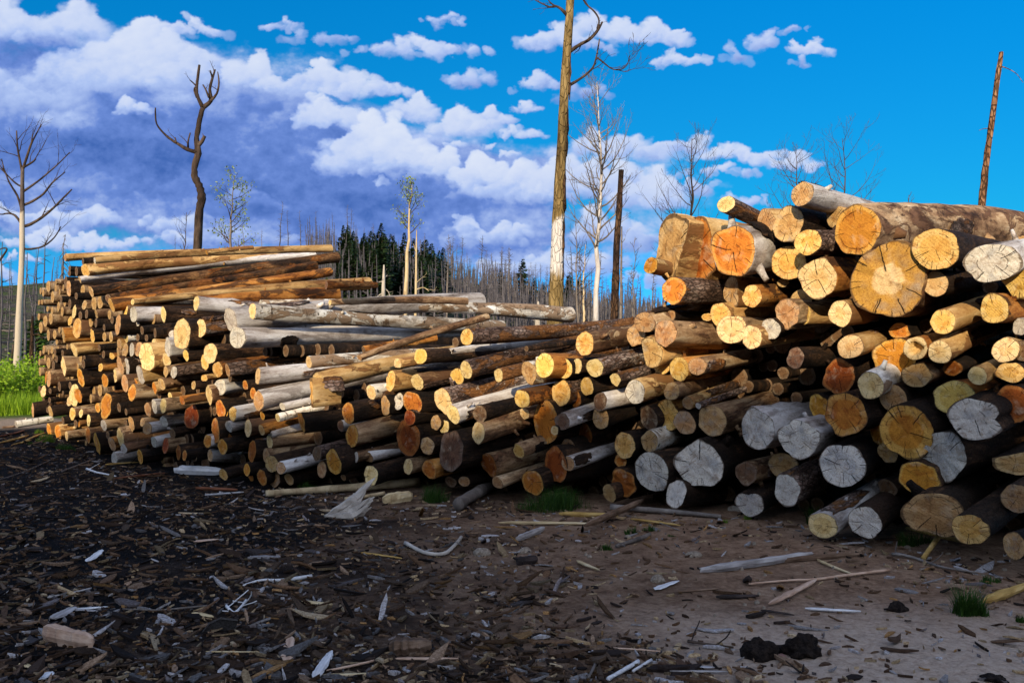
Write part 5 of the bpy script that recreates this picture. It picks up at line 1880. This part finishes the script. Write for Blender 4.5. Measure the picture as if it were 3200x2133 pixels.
def litter():
    rr = np.random.default_rng(12)
    pal = np.array([(.42, .30, .17), (.50, .38, .24), (.34, .32, .32), (.44, .42, .43), (.26, .17, .11), (.14, .08, .045), (.085, .05, .032), (.035, .024, .02), (.36, .20, .08), (.20, .17, .17)])
    pw = np.array([.10, .07, .12, .06, .15, .17, .14, .10, .05, .04])
    V, F, Cc = [], [], []
    cnt = 0
    tries = 0
    while cnt < 15000 and tries < 120000:
        tries += 1
        Y = 3.4 + 15.5 * rr.random() ** 1.9
        x = (rr.random() * 1.36 - .68) * Y
        px = CX + FPX * x / Y
        if Y > face_y(px) + .1:
            continue
        f = x * .34 + Y * .055 + (fbm(np.array([x * .7]), np.array([Y * .7]), 5, 3)[0]) * 1.6
        dens = np.clip(1.05 - .85 * (f + .35), .10, 1.0) + .35 * np.exp(-((Y - face_y(px) + .6) / .7) ** 2)
        if rr.random() > dens:
            continue
        big = rr.random()
        L = (.010 + .030 * rr.random() ** 2 if big < .80 else .03 + .09 * rr.random() ** 2.5) * (1 + .02 * Y)
        W = min(L * (.10 + .35 * rr.random() ** 1.8), .035)
        T = .003 + .006 * rr.random()
        yaw = rr.normal(0, .9) if rr.random() < .6 else rr.random() * 6.28
        tilt, roll = rr.normal(0, .22), rr.normal(0, .35)
        z = float(ground_z(x, Y)) + .006 + abs(math.sin(tilt)) * L * .45
        c, s = math.cos(yaw), math.sin(yaw)
        bend = rr.normal(0, .12) * L
        pts = []
        for (a, b_) in ((-1, -.1), (-.55, -.9), (.2, -1), (1, -.25), (.75, .5), (.1, .95), (-.7, .7)):
            a += rr.normal(0, .12)
            b_ += rr.normal(0, .15)
            lx, ly = a * L, b_ * W
            lz = lx * math.tan(tilt) + ly * math.tan(roll) * .6 - bend * a * a
            pts.append((x + lx * c - ly * s, Y + lx * s + ly * c, z + lz))
        n = len(V)
        V += [(p[0], p[1], p[2] + T) for p in pts] + [(p[0], p[1], p[2] - T) for p in pts]
        F.append(tuple(range(n, n + 7)))
        for i in range(7):
            j = (i + 1) % 7
            F.append((n + i, n + 7 + i, n + 7 + j, n + j))
        pq = pw * np.where(pal[:, 0] > .3, np.clip(.45 + .35 * (f + .5), .3, 1.2), 1.0)
        col = pal[rr.choice(len(pal), p=pq / pq.sum())] * ((.25 + 1.1 * rr.random() ** 2.2) if f < .25 else (.5 + .7 * rr.random()))
        Cc += [(*col, 1.0)] * 14
        cnt += 1
    m, k, b = new_mat('litter_wood', .85, .12)
    at_ = k.n('ShaderNodeAttribute', attribute_name='wood')
    nz = k.noise(k.n('ShaderNodeNewGeometry').outputs['Position'], 70, 3, .7)
    k.put(b.inputs['Base Color'], k.mix(k.ss(nz, .35, .7), k.mix(1.0, at_.outputs['Color'], (.5, .45, .42), 'MULTIPLY'), at_.outputs['Color']))
    o = mesh_obj('wood_litter', V, F, m, smooth=False)
    ca = o.data.color_attributes.new('wood', 'FLOAT_COLOR', 'POINT')
    ca.data.foreach_set('color', np.array(Cc, np.float32).ravel())
    tag(o, 'bark chips and splinters strewn over the ground', 'litter', None, 'stuff')


litter()


def board(reg, x1, y1, x2, y2, w, name, mat, label, cat=None, fork=0.0, thick=.3, seed=0, lift=0.0, group='loose wood on the ground'):
    """a split or sawn length of wood with torn ends, lying between two places on the ground; w is its width in the region's pixels"""
    if name == 'bark_flake':
        thick = .10
    ox, oy, sc = REG[reg]
    a, b = ground_at(ox + x1 * sc, oy + y1 * sc), ground_at(ox + x2 * sc, oy + y2 * sc)
    rr = random.Random(hash((x1, y1, w)) % 9999 + seed)
    L = (b - a).length
    mid = (a + b) / 2
    W = w * sc / FPX * mid.y
    d = (b - a).normalized()
    yaw, pit = math.atan2(d.y, d.x), math.asin(d.z)
    n = 14
    bend = rr.uniform(-.03, .03) * L
    prof = []
    for i in range(n + 1):
        f = i / n
        s = min(1, f * 6 + .12 + rr.uniform(0, .2), (1 - f) * 5 + .08 + rr.uniform(0, .25)) * (1 + .12 * math.sin(f * 5 + seed) + rr.uniform(-.16, .16))
        prof.append((-L / 2 + f * L + (rr.uniform(-.01, .01)), s, bend * 4 * f * (1 - f)))
    vs, fs = [], []
    sec = [(-1, .1), (-.75, .9), (.1, 1.0), (.8, .7), (1, -.05), (.5, -.7), (-.6, -.8)]
    m = len(sec)
    for (x, s, bd) in prof:
        for (y, z) in sec:
            vs.append((x + rr.uniform(-.012, .012) * L * (1 if s < .7 else .2), bd + y * W / 2 * s * (1 + rr.uniform(-.12, .12)), z * W / 2 * thick * 2 * (.4 + .6 * s)))
    for i in range(n):
        for j in range(m):
            q = (j + 1) % m
            fs.append((i * m + j, (i + 1) * m + j, (i + 1) * m + q, i * m + q))
    fs.append(tuple(range(m)))
    fs.append(tuple(range(n * m, n * m + m))[::-1])
    o = mesh_obj(name, vs, fs, WOOD[mat] if isinstance(mat, str) else mat, smooth=False)
    o.location = mid + Vector((0, 0, W * thick * .55 + .012 + lift))
    o.rotation_euler = (0, -pit, yaw)
    tag(o, label, cat or name.split('_')[-1], group)
    return o


def stick(reg, pts, w0, w1, name, mat, label, cat=None, twigs=0, seed=1, lift=0.0, group='loose wood on the ground', heights=None):
    """a crooked branch laid along places on the ground"""
    ox, oy, sc = REG[reg]
    g = [ground_at(ox + a * sc, oy + b * sc) for a, b in pts]
    rr = random.Random(seed)
    k = g[0].y / FPX * sc / 2
    n = len(g)
    rad = [max(.003, (w0 + (w1 - w0) * i / (n - 1)) * k) for i in range(n)]
    g = [p + Vector((0, 0, r * .9 + .01 + lift + (heights[i] if heights else 0))) for i, (p, r) in enumerate(zip(g, rad))]
    p, r = smooth_line(g, rad, 4)
    mb = MB()
    mb.tube(p, r, 9, True, .14, seed)
    for i in range(twigs):
        j = rr.randint(1, len(p) - 2)
        grow(mb, p[j], Vector((rr.gauss(0, 1), rr.gauss(0, 1), .25)), rr.uniform(.05, .2), r[j] * .5, 0, rr)
    o = g[0].copy()
    ob = mb.build(name, TB[mat] if mat in TB else WOOD[mat], origin=o)
    ob.location = o
    tag(ob, label, cat or name.split('_')[-1], group)
    return ob


board('L', -60, 204, 392, 210, 24, 'pale_plank', 'pale', 'long pale split plank lying flat before the grass clump', 'plank')
board('L', 335, 252, 605, 128, 30, 'tapered_branch', 'brown', 'dark tapered branch crossing the bark-covered branch', 'branch', thick=.5, lift=.06)
stick('L', [(455, 140), (600, 150), (750, 160), (960, 180)], 30, 18, 'bark_branch', 'grey', 'bark-covered grey and orange branch lying along the foot of the near stack', 'branch')
board('L', 215, 165, 490, 172, 22, 'splintered_branch', 'gold', 'dark golden splintered piece behind the long pale plank', 'branch', thick=.5)
board('L', 545, 185, 775, 216, 18, 'wood_splinter', 'gold', 'split golden slat under the bark-covered branch', 'slat')
board('L', 868, 430, 1385, 352, 36, 'split_rail', 'grey', 'long grey split rail with a forked end on the brown dirt', 'rail', thick=.5)
board('L', 1200, 385, 1610, 352, 24, 'split_rail', 'brown', 'dark split rail touching the long grey split rail', 'rail', thick=.5)
board('L', 1402, 372, 1578, 446, 18, 'wood_splinter', 'pale', 'short pale slat slanting away from the long grey split rail', 'slat')
stick('L', [(1088, 486), (1280, 470), (1400, 466), (1560, 445), (1735, 424)], 9, 16, 'thin_lath', 'pink', 'very long thin lath bending over the dirt', 'lath')
board('L', 1178, 584, 1400, 468, 30, 'split_board', 'pink', 'pinkish board slanting under the thin bent lath', 'board')
board('L', 1348, 600, 1602, 614, 22, 'split_board', 'white', 'white flat board with a notched end on the dirt', 'board')
stick('L', [(1748, 350), (1830, 362), (1900, 385), (1990, 412), (2140, 434)], 15, 9, 'crooked_branch', 'grey', 'crooked grey branch on the dirt at the right', 'branch', 3)
stick('L', [(1890, 374), (1960, 320), (2040, 262)], 22, 26, 'leaning_stick', 'gold', 'golden stick leaning on the small amber end', 'stick', heights=[0, .08, .18])
stick('L', [(1812, 230), (1900, 252), (1990, 275), (2088, 296)], 14, 18, 'thin_stick', 'gold', 'orange stick lying before the very wide tan end', 'stick')
board('L', 2168, 574, 2420, 480, 36, 'split_board', 'gold', 'golden board cut by the right edge of the picture', 'board', thick=.5)
board('L', 938, 548, 1135, 542, 30, 'bark_slab', 'dark', 'black slab of bark behind the trodden pale dirt', 'bark')
board('L', 1138, 606, 1298, 630, 16, 'wood_splinter', 'dark', 'dark slat with a pale tip by the pinkish board', 'slat')
board('L', 765, 520, 965, 505, 16, 'wood_splinter', 'brown', 'brown slat left of the black slab of bark', 'slat')
stick('L', [(480, 314), (560, 290), (632, 266)], 16, 24, 'grey_branch', 'grey', 'short grey branch tapering to the left on the dirt', 'branch')
board('L', 298, 378, 402, 422, 20, 'wood_shard', 'pale', 'pale curved shard on the dirt left of the grey rail', 'shard')
board('L', 655, 512, 768, 470, 34, 'bark_flake', 'white', 'ragged white bark flake beside a stone', 'bark')
stick('L', [(440, 930), (510, 890), (580, 850)], 18, 22, 'peeled_stick', 'white', 'peeled grey-white stick at the bottom edge', 'stick')
stick('L', [(556, 890), (640, 838)], 12, 14, 'peeled_stick', 'white', 'shorter peeled stick next to the longer one at the bottom edge', 'stick')
stick('L', [(352, 920), (388, 850)], 12, 16, 'peeled_stick', 'grey', 'stubby grey stick pointing away from the viewer near the bottom edge', 'stick')
stick('L', [(465, 782), (570, 788), (682, 798)], 8, 8, 'thin_stick', 'pink', 'thin straight pinkish stick above the peeled sticks', 'stick')
stick('L', [(808, 752), (900, 765), (1018, 778)], 14, 8, 'dark_twig', 'dark', 'dark twig left of the black clods', 'twig', 3)
board('L', 730, 888, 985, 892, 16, 'wood_splinter', 'grey', 'grey slat at the bottom below the black clods', 'slat')
board('L', 800, 860, 930, 870, 26, 'bark_flake', 'grey', 'curled grey bark flake at the bottom below the dark twig', 'bark')
board('L', 20, 285, 150, 232, 24, 'grey_branch', 'grey', 'knobby grey branch below the long pale plank', 'branch', thick=.6)
board('L', 20, 392, 118, 380, 40, 'bark_slab', 'dark', 'chunk of black bark below the knobby grey branch', 'bark', thick=.5)
board('M', 205, 735, 425, 785, 62, 'wood_chunk', 'pink', 'thick pinkish block of split wood at the lower left', 'block', thick=.75)
stick('M', [(1222, 78), (1450, 64), (1700, 48), (1925, 28)], 30, 44, 'fallen_pole', 'cream', 'long grey-gold pole lying on the ground before the middle stack', 'pole')
stick('M', [(1586, 98), (1680, 86), (1765, 72)], 18, 20, 'thin_pole', 'cream', 'short brown pole below the long grey-gold pole', 'pole')
def root_stump():
    ox, oy, sc = REG['M']
    a, b = ground_at(ox + 1490 * sc, oy + 178 * sc), ground_at(ox + 1745 * sc, oy + 150 * sc)
    rr = random.Random(4)
    d = b - a
    L = d.length
    d.normalize()
    s = Vector((-d.y, d.x, 0))
    mb = MB()
    for i in range(13):
        f = rr.uniform(.55, 1.0)
        side, up = rr.uniform(-.22, .22) * L, rr.uniform(.05, .58) * L * f
        st = a + d * L * rr.uniform(0, .25) + s * rr.uniform(-.03, .03) + Vector((0, 0, .03))
        en = a + d * L * f + s * side + Vector((0, 0, up))
        mid = st.lerp(en, .55) + Vector((0, 0, -.10 * L)) + s * rr.uniform(-.03, .03)
        p, r = smooth_line([st, mid, en], [.012, .055 * rr.uniform(.6, 1.1), .006], 5)
        mb.tube(p, r, 6, True, .3, i)
    o = mb.build('root_stump', TB['bleached'], smooth=False, origin=a)
    o.location = a
    tag(o, 'weathered grey stump root flaring to torn points', 'stump', 'loose wood on the ground')


root_stump()
board('M', 1762, 112, 1895, 92, 40, 'splintered_log', 'pale', 'short splintered pale log beside the weathered stump root', 'log', thick=.7)
stick('M', [(2105, 140), (2180, 92), (2275, 36)], 56, 60, 'fallen_log', 'grey', 'short dark grey log slanting into the stack, with torn lower end', 'log')
board('M', 898, 44, 1088, 52, 26, 'bark_slab', 'red', 'reddish brown slab of bark at the foot of the stack', 'bark')
board('M', 945, 74, 1120, 60, 14, 'wood_splinter', 'white', 'bluish slat under the reddish slab of bark', 'slat')
board('J', 940, 1395, 1320, 1365, 34, 'wood_splinter', 'pale', 'yellow split slat low before the middle stack', 'slat')
board('J', 1510, 1345, 1910, 1300, 26, 'wood_splinter', 'pale', 'thin pale splinter in front of the furry cream end', 'slat', lift=.14)
stick('M', [(1862, 300), (1950, 345), (2040, 350), (2090, 310), (2120, 272)], 18, 16, 'bent_branch', 'bleached', 'pale branch bent like a wide V on the dirt', 'branch')
stick('M', [(1118, 492), (1200, 470), (1300, 472), (1432, 455)], 8, 20, 'white_branch', 'white', 'white twisted branch in the dark litter', 'branch')
board('M', 1312, 850, 1340, 728, 46, 'bark_flake', 'pink', 'upright pinkish strip of bark at the bottom', 'bark')
board('M', 1442, 930, 1525, 802, 44, 'wood_shard', 'white', 'bluish white shard at the bottom edge, right of the pinkish strip', 'shard')
board('M', 1475, 905, 1700, 898, 14, 'wood_splinter', 'pale', 'pale slat at the bottom edge next to the bluish shard', 'slat')
stick('M', [(1500, 890), (1620, 865), (1720, 842)], 12, 12, 'thin_stick', 'pink', 'thin pale stick crossing over the bottom pale slat', 'stick')
board('M', 940, 797, 1198, 799, 10, 'wood_splinter', 'pale', 'thin straight yellowish lath left of the pinkish strip', 'lath')
board('M', 1818, 832, 2098, 832, 20, 'wood_splinter', 'pink', 'tapered pinkish slat under the purplish bark mound', 'slat')
board('M', 1790, 795, 1985, 785, 90, 'bark_slab', 'brown', 'purplish brown mound of pitted bark', 'bark', thick=.4)
stick('M', [(218, 548), (320, 528), (420, 505)], 7, 8, 'thin_stick', 'pale', 'thin light stick high in the dark left litter', 'stick')
board('M', 345, 603, 487, 592, 16, 'wood_shard', 'white', 'bright white shard in the dark left litter', 'shard')
stick('M', [(562, 600), (720, 606), (830, 598), (980, 585)], 6, 10, 'thin_stick', 'grey', 'long greyish stick across the dark litter', 'stick')
board('M', 240, 648, 350, 590, 60, 'bark_flake', 'grey', 'blue-grey bark flake above the thick pinkish block', 'bark')
board('M', 170, 930, 245, 890, 50, 'bark_flake', 'white', 'pale blue bark flake at the bottom left corner', 'bark')
board('M', 85, 855, 165, 882, 22, 'wood_shard', 'pale', 'cream shard below the thick pinkish block', 'shard')
board('M', 400, 380, 470, 325, 34, 'bark_flake', 'white', 'pale upright flake in the left litter', 'bark')
board('M', 1655, 340, 1850, 368, 14, 'wood_splinter', 'gold', 'tan pointed slat left of the bent pale branch', 'slat')
board('M', 1385, 570, 1525, 582, 24, 'wood_shard', 'pale', 'cream curved shard in the middle of the litter', 'shard')
board('M', 890, 290, 1000, 278, 34, 'bark_flake', 'pink', 'pinkish flake in the upper left litter', 'bark')
board('M', 880, 622, 985, 640, 24, 'wood_shard', 'pale', 'pale two-part shard left of the centre of the litter', 'shard')
stick('M', [(1040, 590), (1075, 620), (1110, 590), (1130, 560)], 14, 10, 'white_root', 'white', 'white knotted root in the dark litter', 'root', 5)
board('I', 1835, 1275, 2330, 1290, 84, 'splintered_log', 'white', 'white splintered log on the ground before the far stack', 'log', thick=.6)
stick('I', [(650, 1265), (780, 1215), (980, 1135)], 18, 22, 'grey_branch', 'grey', 'grey stick slanting on the dirt before the far stack', 'branch')
stick('I', [(908, 1240), (1010, 1275), (1100, 1290), (1215, 1312)], 24, 12, 'white_branch', 'white', 'white curved branch on the dirt before the far stack', 'branch', 2)
stick('I', [(0, 1345), (220, 1275), (400, 1200), (600, 1105)], 10, 12, 'thin_stick', 'grey', 'very long thin stick on the dirt at the left', 'stick')
board('I', 1195, 1342, 1725, 1280, 40, 'bark_slab', 'red', 'reddish bark slab left of the white splintered log', 'bark')
board('I', 1100, 1190, 1450, 1165, 30, 'wood_splinter', 'gold', 'golden slat at the foot of the far stack', 'slat')
for i_, (a_, b_, c_, d_, w_, m_, l_) in enumerate([(0, 960, 300, 880, 30, 'gold', 'sunlit golden bark strip furthest back at the left edge'), (220, 965, 480, 850, 26, 'gold', 'sunlit golden strip pointing at the far stack corner'),
                                                   (-40, 900, 260, 830, 34, 'red', 'sunlit reddish bark strip at the left edge'), (20, 800, 170, 790, 40, 'brown', 'brown bark lump beside the white barked pole'), (120, 985, 330, 930, 24, 'gold', 'short golden strip nearest the dark dirt')]):
    board('I', a_, b_, c_, d_, w_, 'bark_strip', m_, l_, 'bark', seed=i_)


def lumpy(reg, x, y, w, h, name, mat, label, cat, seed, squash=.75, rough=.3, group=None):
    """a clod or a stone"""
    ox, oy, sc = REG[reg]
    p = ground_at(ox + x * sc, oy + (y + h * .8) * sc)
    R, Hh = w * sc / FPX * p.y, h * sc / FPX * p.y
    nu, nv = 26, 14
    vs, fs = [], []
    for i in range(nv + 1):
        for j in range(nu):
            a, b = 2 * math.pi * j / nu, math.pi * i / nv
            d = Vector((math.sin(b) * math.cos(a), math.sin(b) * math.sin(a), math.cos(b)))
            q = 1 + rough * 2 * float(fbm(d.x * 2.2 + seed, d.y * 2.2 + d.z * 1.7 + seed, seed, 4, .6))
            vs.append((d.x * R * q, d.y * R * .8 * q, max(-.3, d.z) * Hh * squash * 1.5 * q))
    for i in range(nv):
        for j in range(nu):
            k = (j + 1) % nu
            fs.append((i * nu + j, (i + 1) * nu + j, (i + 1) * nu + k, i * nu + k))
    o = mesh_obj(name, vs, fs, mat)
    o.location = p + Vector((0, 0, Hh * .15))
    tag(o, label, cat, group)
    return o


def clod_mat(name, a, b_):
    m, k, b = new_mat(name, .95, .1)
    ob = k.n('ShaderNodeTexCoord').outputs['Object']
    n1 = k.noise(ob, 38, 5, .75)
    k.put(b.inputs['Base Color'], k.mix(k.ss(n1, .35, .7), a, b_))
    bump(k, b, n1, .03)
    return m


CLOD, STONE = clod_mat('black_clod', (.006, .004, .004), (.040, .028, .022)), clod_mat('stone', (.20, .15, .11), (.40, .33, .26))
lumpy('L', 1142, 768, 78, 60, 'black_clod', CLOD, 'crumbly black clod, the left one of the pair on pale dirt', 'clod', 3, .8, .55)
lumpy('L', 1338, 742, 95, 66, 'black_clod', CLOD, 'crumbly black clod, the right one of the pair on pale dirt', 'clod', 8, .7, .6)
lumpy('L', 1240, 806, 25, 22, 'stone', clod_mat('pink_stone', (.22, .11, .09), (.36, .22, .19)), 'pinkish stone between the two black clods', 'stone', 5)
lumpy('L', 2212, 902, 56, 18, 'black_clod', CLOD, 'flat dark clod at the bottom right corner', 'clod', 9, .8, .5)
lumpy('L', 670, 448, 34, 20, 'stone', STONE, 'light stone above the ragged white bark flake', 'stone', 6, .9, .2)
lumpy('L', 835, 336, 40, 14, 'stone', STONE, 'flat light stone on the dirt under the near stack', 'stone', 7, .9, .2)
lumpy('L', 1775, 575, 40, 28, 'black_clod', CLOD, 'dark clod near the grass tuft at the right', 'clod', 14, .8, .4)
lumpy('L', 60, 318, 30, 18, 'stone', STONE, 'tan stone near the knobby grey branch', 'stone', 17, .9, .2)
lumpy('M', 2215, 325, 40, 22, 'stone', STONE, 'rounded tan stone right of the bent pale branch', 'stone', 19, .9, .2)
sm = random.Random(31)
for i_ in range(46):
    lumpy('L', sm.uniform(60, 2300), sm.choice((sm.uniform(200, 460), sm.uniform(250, 640))), sm.uniform(6, 15), sm.uniform(4, 9), 'pebble', STONE, 'small tan pebble loose on the brown dirt', 'pebble', 40 + i_, .9, .2, 'pebbles on the dirt')


def grass_clump(reg, x, y, w, h, n, label, lm='grass', seed=1):
    ox, oy, sc = REG[reg]
    p = ground_at(ox + x * sc, oy + y * sc)
    rr = random.Random(seed)
    W, H = w * sc / FPX * p.y, h * sc / FPX * p.y
    mb = MB()
    cen = [(rr.gauss(0, W * .36), rr.gauss(0, W * .2), rr.uniform(.45, 1.1)) for _ in range(max(3, int(n / 60)))]
    for i in range(n):
        c_ = rr.choice(cen)
        bx, by = c_[0] + rr.gauss(0, W * .16), c_[1] + rr.gauss(0, W * .10)
        z = float(ground_z(p.x + bx, p.y + by)) - p.z
        L = H * c_[2] * rr.uniform(.25, 1.05) * math.exp(-((bx / W) ** 2) * .8)
        a = rr.uniform(0, 6.28)
        d = Vector((math.cos(a), math.sin(a), 0)) * L * rr.uniform(.15, 1.0)
        s = Vector((-math.sin(a), math.cos(a), 0)) * rr.uniform(.0015, .0035)
        b = Vector((bx, by, z))
        m_ = b + d * .4 + Vector((0, 0, L * .6))
        t = b + d + Vector((0, 0, L))
        mb.add([b - s, b + s, m_ + s * .8, m_ - s * .8, t], [(0, 1, 2, 3), (3, 2, 4)])
    o = mb.build('grass_clump', LEAF[lm], smooth=False)
    o.location = p
    tag(o, label, 'grass', 'grass clumps on the dirt')


grass_clump('L', 190, 135, 170, 130, 1300, 'widest dark green grass clump, at the foot of the round-topped orange end', seed=1)
grass_clump('L', 2098, 620, 75, 180, 700, 'tall dark grass tuft standing on the dirt at the right', seed=2)
grass_clump('L', 2190, 470, 60, 50, 220, 'small tuft just behind the tall dark grass tuft', seed=3)
grass_clump('L', 425, 322, 40, 40, 160, 'small lone tuft beside the short grey branch', seed=4)
grass_clump('L', 545, 246, 36, 40, 130, 'small tuft under the split golden slat', seed=5)
grass_clump('L', 634, 232, 40, 36, 130, 'low tuft between two small tufts under the near stack', seed=6)
grass_clump('L', 725, 258, 34, 16, 90, 'flattest tuft on the dirt mound', seed=7)
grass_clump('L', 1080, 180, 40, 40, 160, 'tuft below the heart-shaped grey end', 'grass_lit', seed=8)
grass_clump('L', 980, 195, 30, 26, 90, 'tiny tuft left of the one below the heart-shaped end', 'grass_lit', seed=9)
grass_clump('L', 1385, 200, 50, 100, 240, 'grass beside the loose grey log', seed=10)
grass_clump('L', 1840, 300, 90, 80, 420, 'shaded grass before the very wide tan end', seed=11)
grass_clump('L', 1890, 225, 40, 50, 120, 'blades rising against the very wide tan end', seed=12)
grass_clump('L', 2340, 655, 40, 40, 140, 'tuft cut by the right edge of the picture', seed=13)
grass_clump('M', 1990, 100, 100, 90, 520, 'dark grass clump left of the short slanting grey log', seed=14)
grass_clump('M', 1390, 45, 80, 50, 240, 'dark grass behind the long grey-gold pole', seed=15)
grass_clump('I', 330, 970, 60, 50, 200, 'dark tuft beside the sunlit golden strips', seed=16)
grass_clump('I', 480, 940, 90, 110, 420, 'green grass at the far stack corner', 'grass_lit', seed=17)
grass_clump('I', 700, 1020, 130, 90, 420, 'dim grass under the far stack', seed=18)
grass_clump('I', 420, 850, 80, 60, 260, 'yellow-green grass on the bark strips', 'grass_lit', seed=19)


def roadside_grass():
    rr = random.Random(3)
    mb = MB()
    for i in range(15000):
        Y = 25 + 37 * rr.random() ** 1.6
        u = rr.uniform(-60, 190) * D2P
        x = (u - CX) / FPX * Y
        z = float(ground_z(x, Y)) if Y < 44 else float(hill_z(x, Y))
        L = rr.uniform(.2, .8)
        a = rr.uniform(0, 6.28)
        d = Vector((math.cos(a), math.sin(a), 0)) * L * .35
        s = Vector((-math.sin(a), math.cos(a), 0)) * .012
        b = Vector((x, Y, z))
        mb.add([b - s, b + s, b + d + Vector((0, 0, L))], [(0, 1, 2)])
    tag(mb.build('grass', LEAF['bush'], smooth=False), 'bright roadside grass at the far left', 'grass', None, 'stuff')


roadside_grass()


def far_wood():
    """the rest of the burnt wood, past the trees one can tell apart"""
    rr = random.Random(9)
    mb = MB()
    for i in range(1900):
        u = rr.choice((rr.uniform(930, 1520), rr.uniform(1050, 1520), rr.uniform(1200, 1800), rr.uniform(700, 1000)))
        Y = rr.uniform(110, 250)
        x = (u * D2P - CX) / FPX * Y
        z = float(hill_z(x, Y))
        H = rr.uniform(4, 9)
        w = Vector((rr.gauss(0, .3), rr.gauss(0, .3), H))
        b = Vector((x, Y, z - .4))
        mb.tube([b, b + w * .5, b + w], [.13, .10, .03], 4, False)
        for j in range(9):
            f = rr.uniform(.25, .95)
            a = rr.uniform(0, 6.28)
            L = (1.15 - f) * rr.uniform(.5, 1.4)
            p = b + w * f
            mb.tube([p, p + Vector((math.cos(a) * L, math.sin(a) * L, rr.uniform(-.3, .5) * L))], [.05, .02], 3, False)
    tag(mb.build('burnt_wood', TB['grey_shade'], smooth=False), 'hazy mass of bare grey trees along the hill', 'wood', None, 'stuff')


far_wood()
